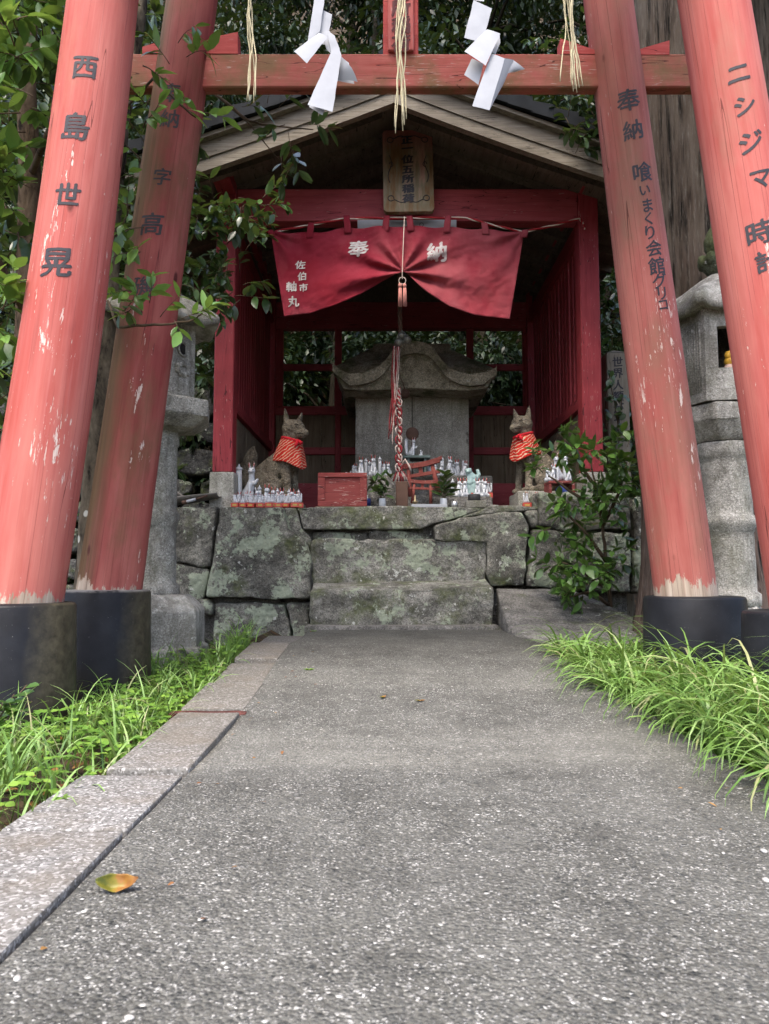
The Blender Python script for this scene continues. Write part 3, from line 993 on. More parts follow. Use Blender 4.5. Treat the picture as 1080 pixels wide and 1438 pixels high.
# ------------------------------------------------------------------ torii gates
def log_pillar(name, parent, mat, bot, top, r0, r1, bend=0.0, seed=0, zt=None):
    """a slightly crooked log from bot to top in its own axes; returns (object, frame)"""
    bot, top = Vector(bot), Vector(top)
    ax = (top - bot)
    if zt is not None: ax = ax * ((zt - bot.z) / ax.z)
    L = ax.length
    ax.normalize()
    ex = Vector((1, 0, 0)); ex = (ex - ax * ex.dot(ax)).normalized()
    ey = ax.cross(ex)
    Lv = (top - bot).length
    n, k = 56, 90

    def rad(s): return r0 + (r1 - r0) * s / L

    def bx(s):
        t = s / Lv
        return bend * 4 * t * (1 - t) if t < 1 else 0
    vs = []
    for j in range(k + 1):
        s = L * j / k
        for i in range(n):
            an = 2 * math.pi * i / n
            r = rad(s) * (1 + .018 * noise.noise(Vector((math.cos(an) * 1.4, math.sin(an) * 1.4, s * 1.1 + seed))) + .006 * noise.noise(Vector((math.cos(an) * 5, math.sin(an) * 5, s * 3 + seed))))
            vs.append((r * math.sin(an) + bx(s), -r * math.cos(an), s))
    fs = [[j * n + i, j * n + (i + 1) % n, (j + 1) * n + (i + 1) % n, (j + 1) * n + i] for j in range(k) for i in range(n)]
    fs += [list(range(n))[::-1], [k * n + i for i in range(n)]]
    mb = MB().add(vs, fs, 0, True)
    o = mb.build(name, mat, parent, local=True)
    Mr = Matrix((ex, ey, ax)).transposed().to_4x4()
    Mw = Matrix.Translation(bot) @ Mr
    o.matrix_basis = Matrix.Translation(bot - WL[parent.name]) @ Mr
    return o, (Mw, rad, bx, seed)


def letters_on_log(pil, fr, chars, d, mat=None, bold=.022, slant=.12):
    """chars: (glyph, u, v, size in photo pixels[, x stretch])"""
    Mw, rad, bx, seed = fr
    inv = Mw.inverted()
    for it in chars:
        ch, u, v, px = it[:4]
        q = inv @ P(u, v, d)
        s = q.z
        # step towards the viewer until the ray meets the log's surface
        for _ in range(3):
            off = max(-.97, min(.97, (q.x - bx(s)) / (rad(s) + .004)))
            yy = -rad(s) * math.cos(math.asin(off))
            wq = P(u, v, d + yy)
            q = inv @ wq; s = q.z
        th0 = math.asin(max(-.97, min(.97, (q.x - bx(s)) / (rad(s) + .004))))
        size = px / F * (d - .14) * 1.06
        mb = MB()

        def fn(x, y, th0=th0, s=s):
            th = th0 + x / rad(s + y)
            r = rad(s + y) * (1 + .018 * noise.noise(Vector((math.sin(th + math.pi / 2 - math.pi / 2) * 0 + math.cos(th) * 1.4, math.sin(th) * 1.4, (s + y) * 1.1 + seed))) + .006 * noise.noise(Vector((math.cos(th) * 5, math.sin(th) * 5, (s + y) * 3 + seed)))) + .0012
            return (r * math.sin(th) + bx(s + y), -r * math.cos(th), s + y)
        write(mb, ch, fn, size, bold, .1, slant, it[4] if len(it) > 4 else 1.0)
        o = mb.build("lettering", mat or MT['ink'], pil, local=True)


def pillar_base(parent, u0, u1, vtop, d, slant=0.0):
    c = P((u0 + u1) / 2, vtop, d)
    r = (u1 - u0) / 2 / F * d
    prof = [(r * 1.07, -.12), (r * 1.05, 0), (r, c.z - .012), (r - .006, c.z - .003), (r - .016, c.z), (.12, c.z + .002)]
    mb = MB().lathe([(a, z) for a, z in prof], 64, (0, 0, 0))
    # denser rings for the skin
    o = mb.build("pillar_base", MT['black'], parent, local=True)
    o.location = Vector((c.x, d, 0)) - WL[parent.name]
    return c


def beam_box(mb, u0, u1, v0, v1, d, dep, ext=(0, 0)):
    a, b = P(u0, v1, d), P(u1, v0, d)
    mb.box((a.x - ext[0], d, a.z), (b.x + ext[1], d + dep, b.z), 0, .006)


# nearer gate
tf = thing("torii_gate", "nearer red log torii gate, sun-bleached, with black-painted feet", "torii gate", (0, 2.8, 0), "torii gates over the path")
fl, ffl = log_pillar("pillar", tf, MT['front'], P(24, 860, 2.8), P(145, 0, 2.8), .150, .118, .018, 1, 3.75)
frr, ffr = log_pillar("pillar", tf, MT['front_r'], P(1143, 868, 2.8), P(1002, 0, 2.8), .140, .118, 0, 7, 3.75)
pillar_base(tf, -65, 101, 846, 2.8); pillar_base(tf, 1049, 1205, 858, 2.8)
letters_on_log(fl, ffl, [("西", 119, 94, 37), ("島", 106, 177, 42), ("世", 95, 272, 36), ("晃", 79, 368, 44)], 2.8, bold=.028)
letters_on_log(frr, ffr, [("ニ", 1037, 103, 36), ("シ", 1046, 148, 33), ("ジ", 1055, 199, 36), ("マ", 1069, 251, 33), ("時", 1066, 326, 36), ("計", 1077, 366, 32)], 2.8, bold=.028)
mb = MB(); mb.box((-1.45, 2.71, 3.02), (1.6, 2.89, 3.2)); mb.build("tie_beam", MT['beam'], tf)
mb = MB(); mb.box((-1.5, 2.66, 3.62), (1.65, 2.94, 3.84)); mb.box((-1.6, 2.63, 3.842), (1.75, 2.97, 3.96)); mb.build("lintel", MT['beam'], tf)

# farther gate
tb = thing("torii_gate", "farther red torii gate with mossy crossbeam, grimy pillars and black feet", "torii gate", (0, 3.5, 0), "torii gates over the path")
bl, fbl = log_pillar("pillar", tb, MT['back_l'], P(152, 845, 3.5), P(270, 0, 3.5), .142, .112, 0, 3, 3.9)
br, fbr = log_pillar("pillar", tb, MT['back_r'], P(965, 850, 3.5), P(854, 0, 3.5), .136, .108, -.002, 5, 3.9)
pillar_base(tb, 81, 209, 828, 3.5); pillar_base(tb, 907, 1042, 837, 3.5)
letters_on_log(bl, fbl, [("奉", 240, 130, 30), ("納", 238, 166, 28), ("字", 228, 248, 26), ("高", 213, 314, 34), ("磯", 201, 402, 30)], 3.5, MT['inkfade'], .02)
letters_on_log(br, fbr, [("奉", 883, 140, 34), ("納", 889, 182, 30), ("喰", 903, 241, 30), ("い", 906, 267, 19, .95), ("ま", 910, 288, 22, .9), ("く", 911, 307, 20), ("り", 913, 326, 22),
                         ("会", 919, 348, 24), ("館", 923, 373, 26), ("グ", 927, 394, 23), ("リ", 930, 412, 21), ("コ", 932, 428, 18)], 3.5, MT['ink'], .024)
mb = MB(); beam_box(mb, 150, 992, 75, 122, 3.465, .065); mb.build("tie_beam", MT['beam'], tb)
MT['wedge'] = m_wood("wedge_red_paint", (.34, .045, .04), (.44, .09, .08), (.6, 7, 7), chips=.4)
for poly in ([(234, 56), (200, 66), (200, 75.5), (238, 75.5)], [(334, 45), (288, 55), (284, 75.5), (334, 75.5)], [(787, 54), (840, 72), (840, 76), (787, 76)], [(940, 57), (895, 70), (895, 77), (940, 77)]):
    pw = [P(u, v, 3.465) for u, v in poly]
    mb = MB(); xz = [(q.x, q.z) for q in pw]
    ar = sum(xz[i][0] * xz[(i + 1) % 4][1] - xz[(i + 1) % 4][0] * xz[i][1] for i in range(4))
    if ar < 0: xz = xz[::-1]
    mb.prism(xz, 3.463, 3.533); mb.build("wedge", MT['wedge'], tb)
mb = MB(); mb.box((-1.35, 3.36, 3.72), (1.5, 3.64, 3.92)); mb.box((-1.45, 3.33, 3.922), (1.6, 3.67, 4.04)); mb.build("lintel", MT['beam'], tb)
a, b = P(538, 74, 3.44), P(588, 74, 3.44)
mb = MB(); mb.box((a.x, 3.47, a.z + .003), (b.x, 3.53, 3.72)); mb.build("strut", MT['wedge'], tb)
MT['signpaint'] = m_wood("pink_faded_sign", (.36, .06, .05), (.50, .16, .14), (7, 7, .6), chips=.5)
mb = MB(); mb.box((a.x + .022, 3.45, a.z + .02), (b.x - .022, 3.469, 3.70)); sg = mb.build("name_board", MT['signpaint'], tb)
MT['signink'] = m_plain("faded_red_ink", (.085, .016, .018), .7)
for ch, v in (("所", 10), ("稲", 36), ("荷", 61), ("五", -18), ("位", -46), ("一", -70)):
    c = P(563, v, 3.45)
    mb = MB(); write(mb, ch, lambda x, y, c=c: (c.x + x, 3.4475, c.z + y), 29 / F * 3.43, .045, .3)
    mb.build("lettering", MT['signink'], sg)

# ------------------------------------------------------------------ sacred rope, paper streamers, straw tassels (nearer gate)
D = 2.66
mb = MB()
pts = []
for i in range(61):
    t = i / 60
    x = -.98 + 2.1 * t
    pts.append(Vector((x, D, 2.83 - .10 * (1 - (2 * t - 1) ** 2))))
for k in range(3):
    pp = []
    for i, q in enumerate(pts):
        an = i * .55 + k * 2.094
        pp.append(q + Vector((0, math.cos(an) * .016, math.sin(an) * .016)))
    mb.tube(pp, .019, 8)
rope_z = lambda x: 2.83 - .10 * (1 - (2 * (x + .98) / 2.1 - 1) ** 2)
tag(mb.build("straw_rope", MT['straw'], None, loc=(0, D, 2.75)), "twisted straw rope strung between the nearer gate's pillars", "rope")


def paper(name, quads, label, d):
    mb = MB()
    for qi, (q, dy, bow) in enumerate(quads):
        A, B, C, E = [P(u, v, d + (dy[i] if hasattr(dy, '__len__') else dy)) for i, (u, v) in enumerate(q)]

        def fn(s, t, A=A, B=B, C=C, E=E, bow=bow):
            pt = (A.lerp(B, s)).lerp(E.lerp(C, s), t)
            return pt + Vector((0, -bow * .22 * (math.sin(math.pi * s) * .7 + math.sin(math.pi * t) * .5), 0)) + Vector((1, 1, 1)) * .0025 * noise.noise(pt * 22)
        mb.grid(fn, 8, 8)
    c = P(quads[0][0][0][0], 0, d)
    o = mb.build(name, MT['paper'], None, loc=(c.x, d, rope_z(c.x)))
    return tag(o, label, "paper streamer", "paper streamers hanging from the straw rope")


zt = -62
paper("paper_streamer", [
    ([(443, zt), (458, zt), (455, 8), (441, 4)], 0, .0), ([(441, 4), (455, 6), (449, 44), (432, 59)], 0, .006), ([(450, 13), (467, 20), (457, 63), (444, 60)], .012, .004),
    ([(448, 46), (460, 52), (431, 89), (413, 72)], (-.01, -.01, -.03, -.03), .012), ([(459, 43), (470, 50), (480, 78), (465, 75)], .0, .008), ([(451, 45), (463, 44), (466, 77), (459, 70)], .01, .01),
    ([(465, 74), (480, 78), (467, 157), (432, 147)], (-.01, -.01, -.015, -.015), .008), ([(462, 84), (476, 90), (453, 162), (434, 150)], .006, .004), ([(478, 78), (494, 95), (502, 115), (473, 112)], (0, .0, .02, .03), .02),
    ([(479, 80), (490, 88), (497, 118), (474, 113)], .03, -.01)],
    "white zigzag paper streamer with a flap curling left, nearer the left pillars", 2.72 - .06)
paper("paper_streamer", [
    ([(668, zt), (683, zt), (680, 2), (665, 0)], 0, 0), ([(665, 0), (691, 12), (677, 60), (652, 53)], 0, .004), ([(684, 41), (703, 47), (682, 92), (652, 72)], (-.01, -.01, -.03, -.03), .010),
    ([(702, 47), (703, 60), (696, 76), (690, 74)], .01, .004), ([(663, 82), (679, 90), (672, 119), (652, 105)], .012, .006), ([(690, 75), (709, 82), (687, 155), (663, 149)], (-.012, -.012, -.02, -.02), .004),
    ([(709, 82), (722, 84), (706, 120), (687, 155)], (-.01, .025, .02, -.018), .002), ([(721, 84), (737, 97), (724, 101), (713, 103)], (.025, .05, .045, .02), .012)],
    "white zigzag paper streamer folded in three, right of the name board", 2.66)


def straws(u, vend, n, spread, seed, label):
    rng = random.Random(seed)
    mb = MB()
    c = P(u, 0, D)
    top = Vector((c.x, D, rope_z(c.x)))
    for i in range(n):
        e = P(u + rng.uniform(-spread, spread), vend - rng.uniform(0, 26), D + rng.uniform(-.03, .03))
        pts = []
        ph = rng.uniform(0, 6); am = rng.uniform(.004, .018)
        for k in range(15):
            t = k / 14
            q = top.lerp(Vector((e.x, e.y, e.z)), t)
            f = (.15 + .85 * t ** 1.7)
            q.x = top.x + (e.x - top.x) * f + am * math.sin(ph + t * 7) * math.sin(math.pi * min(1, t * 1.1)) + rng.uniform(-.0022, .0022)
            q.y += am * math.cos(ph + t * 6)
            pts.append(q)
        mb.tube(pts, [.0030 - .0010 * k_ / 14 + .0004 * math.sin(k_ * 2.1 + i) for k_ in range(15)], 5)
    o = mb.build("straw_tassel", MT['straw'], None, loc=tuple(top))
    tag(o, label, "straw tassel", "straw tassels hanging from the straw rope")


straws(353, 157, 5, 6, 1, "left straw tassel of the rope, thin and closed, by the mossy beam end")
straws(563, 188, 8, 9, 2, "straw tassel hanging in front of the name board, longest of the three")
straws(797, 132, 9, 23, 3, "straw tassel splayed open at its end beside the right red pillar")
# ------------------------------------------------------------------ the shrine hall
DF, DB = 5.6, 7.7
XL, XR_ = XU(316, 600, DF), XU(829, 600, DF)
XC = (XL + XR_) / 2
FLOOR = cz
hall = thing("shrine_hall", "small open-fronted red wooden shrine hall with a tiled gable roof", "shrine", (XC, DF, FLOOR))
ZB0, ZB1 = ZV(311, 5.55), ZV(266, 5.55)             # front beam
for x, y in ((XL, DF), (XR_, DF), (XL, DB), (XR_, DB)):
    hw = .072
    zb = ZV(662, DF - .1) if y == DF else FLOOR
    mb = MB(); mb.box((x - hw, y - hw, zb), (x + hw, y + hw, ZB1 - .02), 0, .006)
    po = mb.build("post", MT['red'], hall)
    v, f = boxvf((x - .088, y - .088, FLOOR - .03), (x + .088, y + .088, zb - .002 if y == DF else FLOOR + .04))
    if y == DF: rough_solid("base_stone", MT['hokora'], po, v, f, .006, .05, .003, 9, 3)
mb = MB(); mb.box((XL + .0725, DF - .06, ZB0), (XR_ - .0725, DF + .06, ZB1), 0, .006); mb.build("front_beam", MT['redx'], hall)
for x in (XL, XR_):                                   # side purlins with their ends showing under the gable
    mb = MB(); mb.box((x - .066, DF - .30, ZB1 - .045), (x + .066, DB + .3, ZB1 + .085), 0, .005)
    mb.build("purlin", MT['redy'], hall)
mb = MB(); mb.box((XC - .055, DF - .055, ZB1 + .001), (XC + .055, DF + .055, ZV(135, DF))); mb.build("king_post", MT['red'], hall)
# back wall: frame, openings above, boards below
zt = lambda v: ZV(v, DB - .05)
wall_bits = MB()
xl, xr = XL + .0725, XR_ - .0725
wall_bits.box((xl, DB - .05, zt(461)), (xr, DB + .05, zt(424)), 0)
wall_bits.box((xl, DB - .04, zt(582)), (xr, DB + .04, zt(570)), 0)
wall_bits.box((xl, DB - .045, zt(638)), (xr, DB + .04, zt(628)), 0)
wall_bits.build("back_rail", MT['redx'], hall)
mb = MB(); mb.box((xl, DB - .62, FLOOR - .02), (xr, DB + .06, zt(688)), 0); mb.build("floor_sill", MT['redx'], hall)
for u in (397 - 8, 475, 660, 737 + 6):
    x = XU(u, 520, DB)
    mb = MB()
    mb.box((x - .035 - (.03 if u in (389, 743) else 0), DB - .035, zt(570) + .001), (x + .035 + (.03 if u in (389, 743) else 0), DB + .03, zt(461) - .001), 0)
    mb.build("mullion", MT['red'], hall)
mb = MB(); mb.box((xl, DB - .02, zt(519)), (xr, DB + .02, zt(510)), 0); mb.build("window_bar", MT['redx'], hall)
mb = MB()
nb = 11
for i in range(nb):
    a = xl + (xr - xl) * i / nb
    mb.box((a + .002, DB - .012 + .003 * (i % 2), FLOOR), (a + (xr - xl) / nb - .002, DB + .012 + .003 * (i % 2), zt(576)), 0, .002)
mb.build("back_boards", MT['darkz'], hall)
for u in (475, 660):
    x = XU(u, 600, DB)
    mb = MB(); mb.box((x - .03, DB - .052, FLOOR + .1), (x + .03, DB - .012, zt(582) - .002)); mb.build("stile", MT['red'], hall)
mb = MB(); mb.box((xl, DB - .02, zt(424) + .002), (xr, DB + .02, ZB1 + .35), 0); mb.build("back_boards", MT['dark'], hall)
# side walls: boards below, a rail, upright slats above
for sx, x, gap in ((-1, XL, .012), (1, XR_, .040)):
    zr0 = ZV(575 if sx < 0 else 572, DF + .07); zr1 = zr0 + .085
    mb = MB(); mb.box((x - .05, DF + .0725, zr0), (x + .05, DB - .0725, zr1)); mb.build("side_rail", MT['redy'], hall)
    mb = MB(); mb.box((x - .05, DF + .0725, ZV(330, DF)), (x + .05, DB - .0725, ZV(306, DF))); mb.build("side_rail", MT['redy'], hall)
    mb = MB()
    y = DF + .10
    while y < DB - .16:
        w_ = .085
        mb.box((x - .022, y, zr1 + .001), (x + .022, y + w_, ZV(330, DF) - .001), 0, .003)
        y += w_ + gap + .012 * ((int(y * 100) % 3) - 1)
    mb.build("slats", MT['red'], hall)
    mb = MB()
    k = 8
    for i in range(k):
        a = DF + .0725 + (DB - DF - .145) * i / k
        mb.box((x - .012 + .003 * (i % 2), a + .001, FLOOR), (x + .012 + .003 * (i % 2), a + (DB - DF - .145) / k - .001, zr0 - .001), 0, .002)
    mb.build("side_boards", MT['darkz'], hall)
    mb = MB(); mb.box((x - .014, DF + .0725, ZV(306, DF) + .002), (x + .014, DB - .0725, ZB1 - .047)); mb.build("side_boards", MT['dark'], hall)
# roof
YG = 4.98                                              # gable plane
AP = P(553, 128, YG)                                   # underside of the barge boards at the apex
slope = lambda s: .405 * s - .022 * s * s              # fall below the apex at horizontal distance s
HALF = 1.92
YR1 = 8.35


def rz(x, h=0.0): return AP.z - .085 + h - slope(abs(x - AP.x))


def bandpoly(sx, h0, h1, s0=0.0, s1=HALF, k=14):
    lo = [(AP.x + sx * (s0 + (s1 - s0) * i / k), rz(AP.x + sx * (s0 + (s1 - s0) * i / k), h0)) for i in range(k + 1)]
    hi = [(AP.x + sx * (s0 + (s1 - s0) * i / k), rz(AP.x + sx * (s0 + (s1 - s0) * i / k), h1)) for i in range(k + 1)]
    q = lo + hi[::-1]
    return q if sx > 0 else q[::-1]


MT['grey'] = m_wood("silvered_cedar_board", (.115, .095, .066), (.27, .238, .188), (.5, 8, 14))
for sx in (-1, 1):
    mb = MB()
    e = .001
    mb.prism(bandpoly(sx, .095, .205, e), YG, YG + .045)
    mb.prism(bandpoly(sx, .055, .0925, e), YG + .012, YG + .05)
    mb.prism(bandpoly(sx, .0, .0525, e), YG - .006, YG + .05)
    bo = mb.build("barge_board", MT['grey'], hall)
    mb = MB(); mb.prism(bandpoly(sx, .2075, .235, e), YG - .05, YG + .04); mb.build("barge_cap", MT['grey'], hall)
    # boards under the tiles, rafters below them
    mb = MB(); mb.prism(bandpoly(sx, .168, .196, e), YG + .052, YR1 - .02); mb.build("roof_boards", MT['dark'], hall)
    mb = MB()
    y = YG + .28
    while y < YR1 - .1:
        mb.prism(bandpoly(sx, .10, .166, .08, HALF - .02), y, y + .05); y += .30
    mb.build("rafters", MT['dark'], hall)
    # pantiles: waves across the slope's length, one step per course
    nC, nY = 13, 110

    def tz(s, y):
        c = s / HALF * nC
        st = (c - math.floor(c))
        ph = (y - YG) / .235
        return .255 + .042 * (math.cos(2 * math.pi * ph) ** 3 * .5 + .5) + .022 * (1 - st) * -1 + .028
    mb = MB()
    def tfn(i, j, lo=False):
        s = HALF * 1.03 * i
        y = YG - .06 + (YR1 - YG + .06) * j
        return (AP.x + sx * s, y, rz(AP.x + sx * s, tz(s + 1e-4, y) - (.03 if lo else 0)))
    vs, fs = [], []
    ss = []
    for c in range(nC):
        a, b = HALF * 1.03 * c / nC, HALF * 1.03 * (c + 1) / nC
        ss += [(a + .0015, .0, c), (a + (b - a) * .5, -.010, c), (b + .004, -.022, c)]
    for (s, dh, c) in ss:
        for j in range(nY + 1):
            y = YG - .06 + (YR1 - YG + .06) * j / nY
            ph = (y - YG) / .235
            h = .262 + .040 * (math.cos(2 * math.pi * ph) * .5 + .5) ** 1.5 + .022 + (dh * -1.0)
            vs.append((AP.x + sx * s, y, rz(AP.x + sx * s, h)))
    n1 = nY + 1
    for r_ in range(len(ss) - 1):
        for j in range(nY):
            q = [r_ * n1 + j, r_ * n1 + j + 1, (r_ + 1) * n1 + j + 1, (r_ + 1) * n1 + j]
            fs.append(q if sx < 0 else q[::-1])
    mb.add(vs, fs, 0, True)
    for c in range(nC):                                # verge tiles, each turned down over the gable edge
        a, b = HALF * 1.03 * c / nC + .0, HALF * 1.03 * (c + 1) / nC + .012
        q = [(AP.x + sx * a, rz(AP.x + sx * a, .238)), (AP.x + sx * b, rz(AP.x + sx * b, .245)), (AP.x + sx * b, rz(AP.x + sx * b, .345)), (AP.x + sx * a, rz(AP.x + sx * a, .318))]
        mb.prism(q if sx > 0 else q[::-1], YG - .085 - .004 * (c % 2), YG - .055 - .004 * (c % 2))
    mb.build("roof_tiles", MT['tile'], hall)
mb = MB()
mb.box((AP.x - .10, YG - .03, rz(AP.x, .26)), (AP.x + .10, YR1, rz(AP.x, .34)), 0, .02)
mb.box((AP.x - .075, YG - .02, rz(AP.x, .342)), (AP.x + .075, YR1, rz(AP.x, .37)), 0, .02)
mb.tube([(AP.x, YG - .02, rz(AP.x, .385)), (AP.x, YR1, rz(AP.x, .385))], .035, 12)
mb.build("ridge_tiles", MT['tile'], hall)
mb = MB()
base = rz(AP.x, .27)
prof = [(a_ * .42, z_ * .42) for a_, z_ in [(-.22, 0), (.22, 0), (.25, .07), (.17, .12), (.14, .22), (.09, .30), (0, .34), (-.09, .30), (-.14, .22), (-.17, .12), (-.25, .07)]]
mb.prism([(AP.x + a, base + z) for a, z in prof], YG - .10, YG - .035)
mb.lathe([(.05, -.02), (.05, .0), (.03, .02)], 14, (0, 0, 0), 0, True, Matrix.Translation((AP.x, YG - .105, base + .07)) @ Matrix.Rotation(R(90), 4, 'X'))
mb.build("ridge_end_tile", MT['tile'], hall)

# ------------------------------------------------------------------ things hung on the front beam
# wooden name plaque
q0, q1 = P(538, 303, 5.46), P(608, 178, 5.44)
c = Vector(((q0.x + q1.x) / 2, 5.46, (q0.z + q1.z) / 2)); hw, hh = (q1.x - q0.x) / 2, (q1.z - q0.z) / 2
mb = MB()
outl = []
for sx, sz in ((-1, -1), (1, -1), (1, 1), (-1, 1)):
    for k in range(5):
        a = {(-1, -1): 180, (1, -1): 270, (1, 1): 0, (-1, 1): 90}[(sx, sz)] + k * 22.5
        outl.append((sx * (hw - .03) + .03 * math.cos(R(a)), sz * (hh - .03) + .03 * math.sin(R(a))))
Mp = Matrix.Translation(c) @ Matrix.Rotation(R(-7), 4, 'X') @ Matrix.Rotation(R(-.8), 4, 'Y')
mb.prism(outl, -.018, .022, 0)
pl = thing("name_plaque", "weathered wooden plaque with black brush characters on the red front beam", "plaque", tuple(c))
bo = mb.build("board", MT['plaque'], pl, local=True)
Lr = Mp.to_3x3().to_4x4()
bo.matrix_basis = Lr
for i, (ch, vv) in enumerate(zip("正一位五所稲荷", (193, 206, 223, 239, 253, 268, 283))):
    mb = MB()
    zc = (240 - vv) / 125 * 2 * hh
    write(mb, ch, lambda x, y, zc=zc: (-.003 + x, -.0205, zc + y), .074, .065, .25, sx=1.2)
    mb.build("lettering", MT['ink'], bo, local=True)
mb = MB()
for sx in (-1, 1):                                     # carved scrolls
    for (bx, bz, fl) in ((.12, -.24, 1), (.12, .265, -1)):
        pts = [(sx * (.02 + .03 * i * .4), -.019, bz + fl * (-.012 * math.sin(i * .6) - .01)) for i in range(8)]
        pts += [(sx * (.125 + .022 * math.cos(a) + .004), -.019, bz + fl * (.012 + .022 * math.sin(a))) for a in [(-1.6 + .5 * k) for k in range(11)]]
        mb.tube(pts, .0035, 5)
    pts = [(sx * (.135 + .014 * math.sin(i * .8)), -.019, -.10 + .028 * i) for i in range(9)]
    mb.tube(pts, .0035, 5)
    mb.tube([(sx * (.125 + .014 * math.cos(a)), -.019, .05 + .02 * math.sin(a)) for a in [k * .6 for k in range(9)]], .003, 5)
mb.build("carved_scroll", MT['ink'], bo, local=True)

# white strip of paper nailed along the beam behind the curtain
a, b = P(502, 322, 5.50), P(641, 309, 5.50)
mb = MB(); mb.grid(lambda s, t: (a.x + (b.x - a.x) * s, 5.50 - .012 * math.sin(s * 9) * .4, b.z + (a.z - b.z) * t), 30, 3)
mb.tube([(XU(592, 315, 5.49) + .014 * math.cos(k * .5), 5.488, ZV(315.5, 5.49) + .014 * math.sin(k * .5)) for k in range(14)], .0022, 5, 1)
tag(mb.build("paper_strip", [MT['paper'], MT['ink']], None, loc=(XC, 5.5, b.z)), "white strip with a ring mark behind the curtain tabs under the beam", "strip")

# twisted cord
cp = [(322, 312, 5.53), (350, 318, 5.5), (383, 326, 5.46), (430, 317, 5.46), (484, 307, 5.45), (570, 306, 5.44), (655, 306, 5.45), (695, 317, 5.46), (735, 326, 5.46), (775, 317, 5.48), (814, 307, 5.51), (819, 314, 5.51), (821, 322, 5.51)]
ctrl = [P(*q) for q in cp]
fine = []
for i in range(len(ctrl) - 1):
    for k in range(14): fine.append(ctrl[i].lerp(ctrl[i + 1], k / 14))
fine.append(ctrl[-1])
mb = MB()
for k in range(2):
    pp = [q + Vector((0, math.cos(i * .45 + k * math.pi), math.sin(i * .45 + k * math.pi))) * .0042 for i, q in enumerate(fine)]
    mb.tube(pp, (.0078, .0052)[k], 6, k)
MT['cordred'] = m_plain("red_thread", (.30, .025, .03), .9, .1)
MT['cordwhite'] = m_plain("off_white_thread", (.60, .50, .42), .9, .1)
tag(mb.build("twisted_cord", [MT['cordred'], MT['cordwhite']], None, loc=(XC, 5.45, ctrl[5].z)), "red and white twisted cord nailed along the beam to carry the curtain", "cord")

# the curtain
def lerp_pts(tab, u):
    for (a, b), (c_, d_) in zip(tab, tab[1:]):
        if u <= c_: return b + (d_ - b) * (u - a) / (c_ - a)
    return tab[-1][1]


TOPV = [(380, 323), (436, 326), (486, 319), (530, 317), (567, 316), (627, 318), (683, 321), (736, 325)]
BOTV = [(380, 444), (420, 440), (460, 428), (500, 412), (535, 394), (558, 383), (566, 381), (575, 386), (600, 408), (640, 430), (680, 442), (736, 448)]


def curtain(s, t):
    ut = 380 + 356 * s
    ub = 399 + 317 * s
    if s < .52: ub = 399 + (566 - 399) * s / .52
    else: ub = 566 + (716 - 566) * (s - .52) / .48
    vt = lerp_pts(TOPV, ut) + 3.0 * math.sin(s * math.pi * 7) ** 2 * (1 - s * .3)
    vb = lerp_pts(BOTV, 380 + 356 * s)
    # smooth the pinch
    u = ut + (ub - ut) * t
    v = vt + (vb - vt) * t
    pin = math.exp(-((u - 566) / 95) ** 2)
    dx, dy = (u - 566) / 100, (v - 382) / 100
    ang = math.atan2(dy, abs(dx) + .02)
    rr = math.hypot(dx, dy)
    fold = .050 * math.sin(ang * 11 + (1 if dx > 0 else 0)) * math.exp(-(rr / 1.1) ** 2) * min(1, rr * 4) * (.35 + .65 * t)
    fold += .014 * math.sin(s * 26 + t * 2) * t * (1 - .7 * pin) + .008 * math.sin(s * math.pi * 14) * (1 - t) ** 3
    # sag lines hanging from the outer corners
    for cu, cv in ((382, 325), (734, 326)):
        ex, ey = (u - cu) / 100, (v - cv) / 100
        an = math.atan2(ey, abs(ex) + .03); q = math.hypot(ex, ey)
        fold += .018 * math.sin(an * 9) * math.exp(-(q / .8) ** 2) * min(1, q * 5)
    fold += .010 * noise.noise(Vector((s * 22, t * 5 + abs(s - .52) * 9, 7))) + .006 * noise.noise(Vector((s * 40 + t * 6, t * 14, 3)))
    d = 5.44 - fold - .09 * pin * t - .03 * t + .012 * noise.noise(Vector((s * 6, t * 4, 2)))
    return P(u, v, d)


ct = thing("curtain", "faded red curtain tied up at its middle with white dedication characters", "curtain", (XC, 5.44, ZV(320, 5.44)))
mb = MB(); mb.grid(curtain, 150, 60)
co = mb.build("cloth", MT['cloth'], ct)
md = co.modifiers.new("thickness", 'SOLIDIFY'); md.thickness = .002; md.offset = 1
for i, u in enumerate((383, 435, 489, 541, 577, 627, 682, 735)):
    sv = (u - 380) / 356
    top = P(u, 306 if 480 < u < 660 else (326 if u < 400 or u > 720 else 316), 5.44)
    bot = P(u, lerp_pts(TOPV, u) + 9, 5.432)
    mb = MB()
    hw = .026
    sk = .012 * (1 if i % 2 else -1)
    mb.grid(lambda s, t: Vector((top.x + sk + (bot.x - top.x - sk) * t + (s - .5) * 2 * hw * (.85 + .15 * t), 5.428 - .010 * math.sin(math.pi * t) + .002 * math.sin(s * 6), top.z + .012 + (bot.z - top.z - .012) * t)), 4, 8)
    tb_ = mb.build("tab", MT['cloth'], ct)
    md = tb_.modifiers.new("thickness", 'SOLIDIFY'); md.thickness = .003


def curtain_uv(u, v):
    """curtain parameters whose image is nearest photo pixel (u, v)"""
    best = None
    for i in range(0, 101):
        s = i / 100
        for j in range(0, 51):
            t = j / 50
            ut = 380 + 356 * s
            ub = 399 + 167 * s / .52 if s < .52 else 566 + 150 * (s - .52) / .48
            vt = lerp_pts(TOPV, ut); vb = lerp_pts(BOTV, ut)
            uu, vv = ut + (ub - ut) * t, vt + (vb - vt) * t
            q = (uu - u) ** 2 + (vv - v) ** 2
            if best is None or q < best[0]: best = (q, s, t)
    return best[1], best[2]


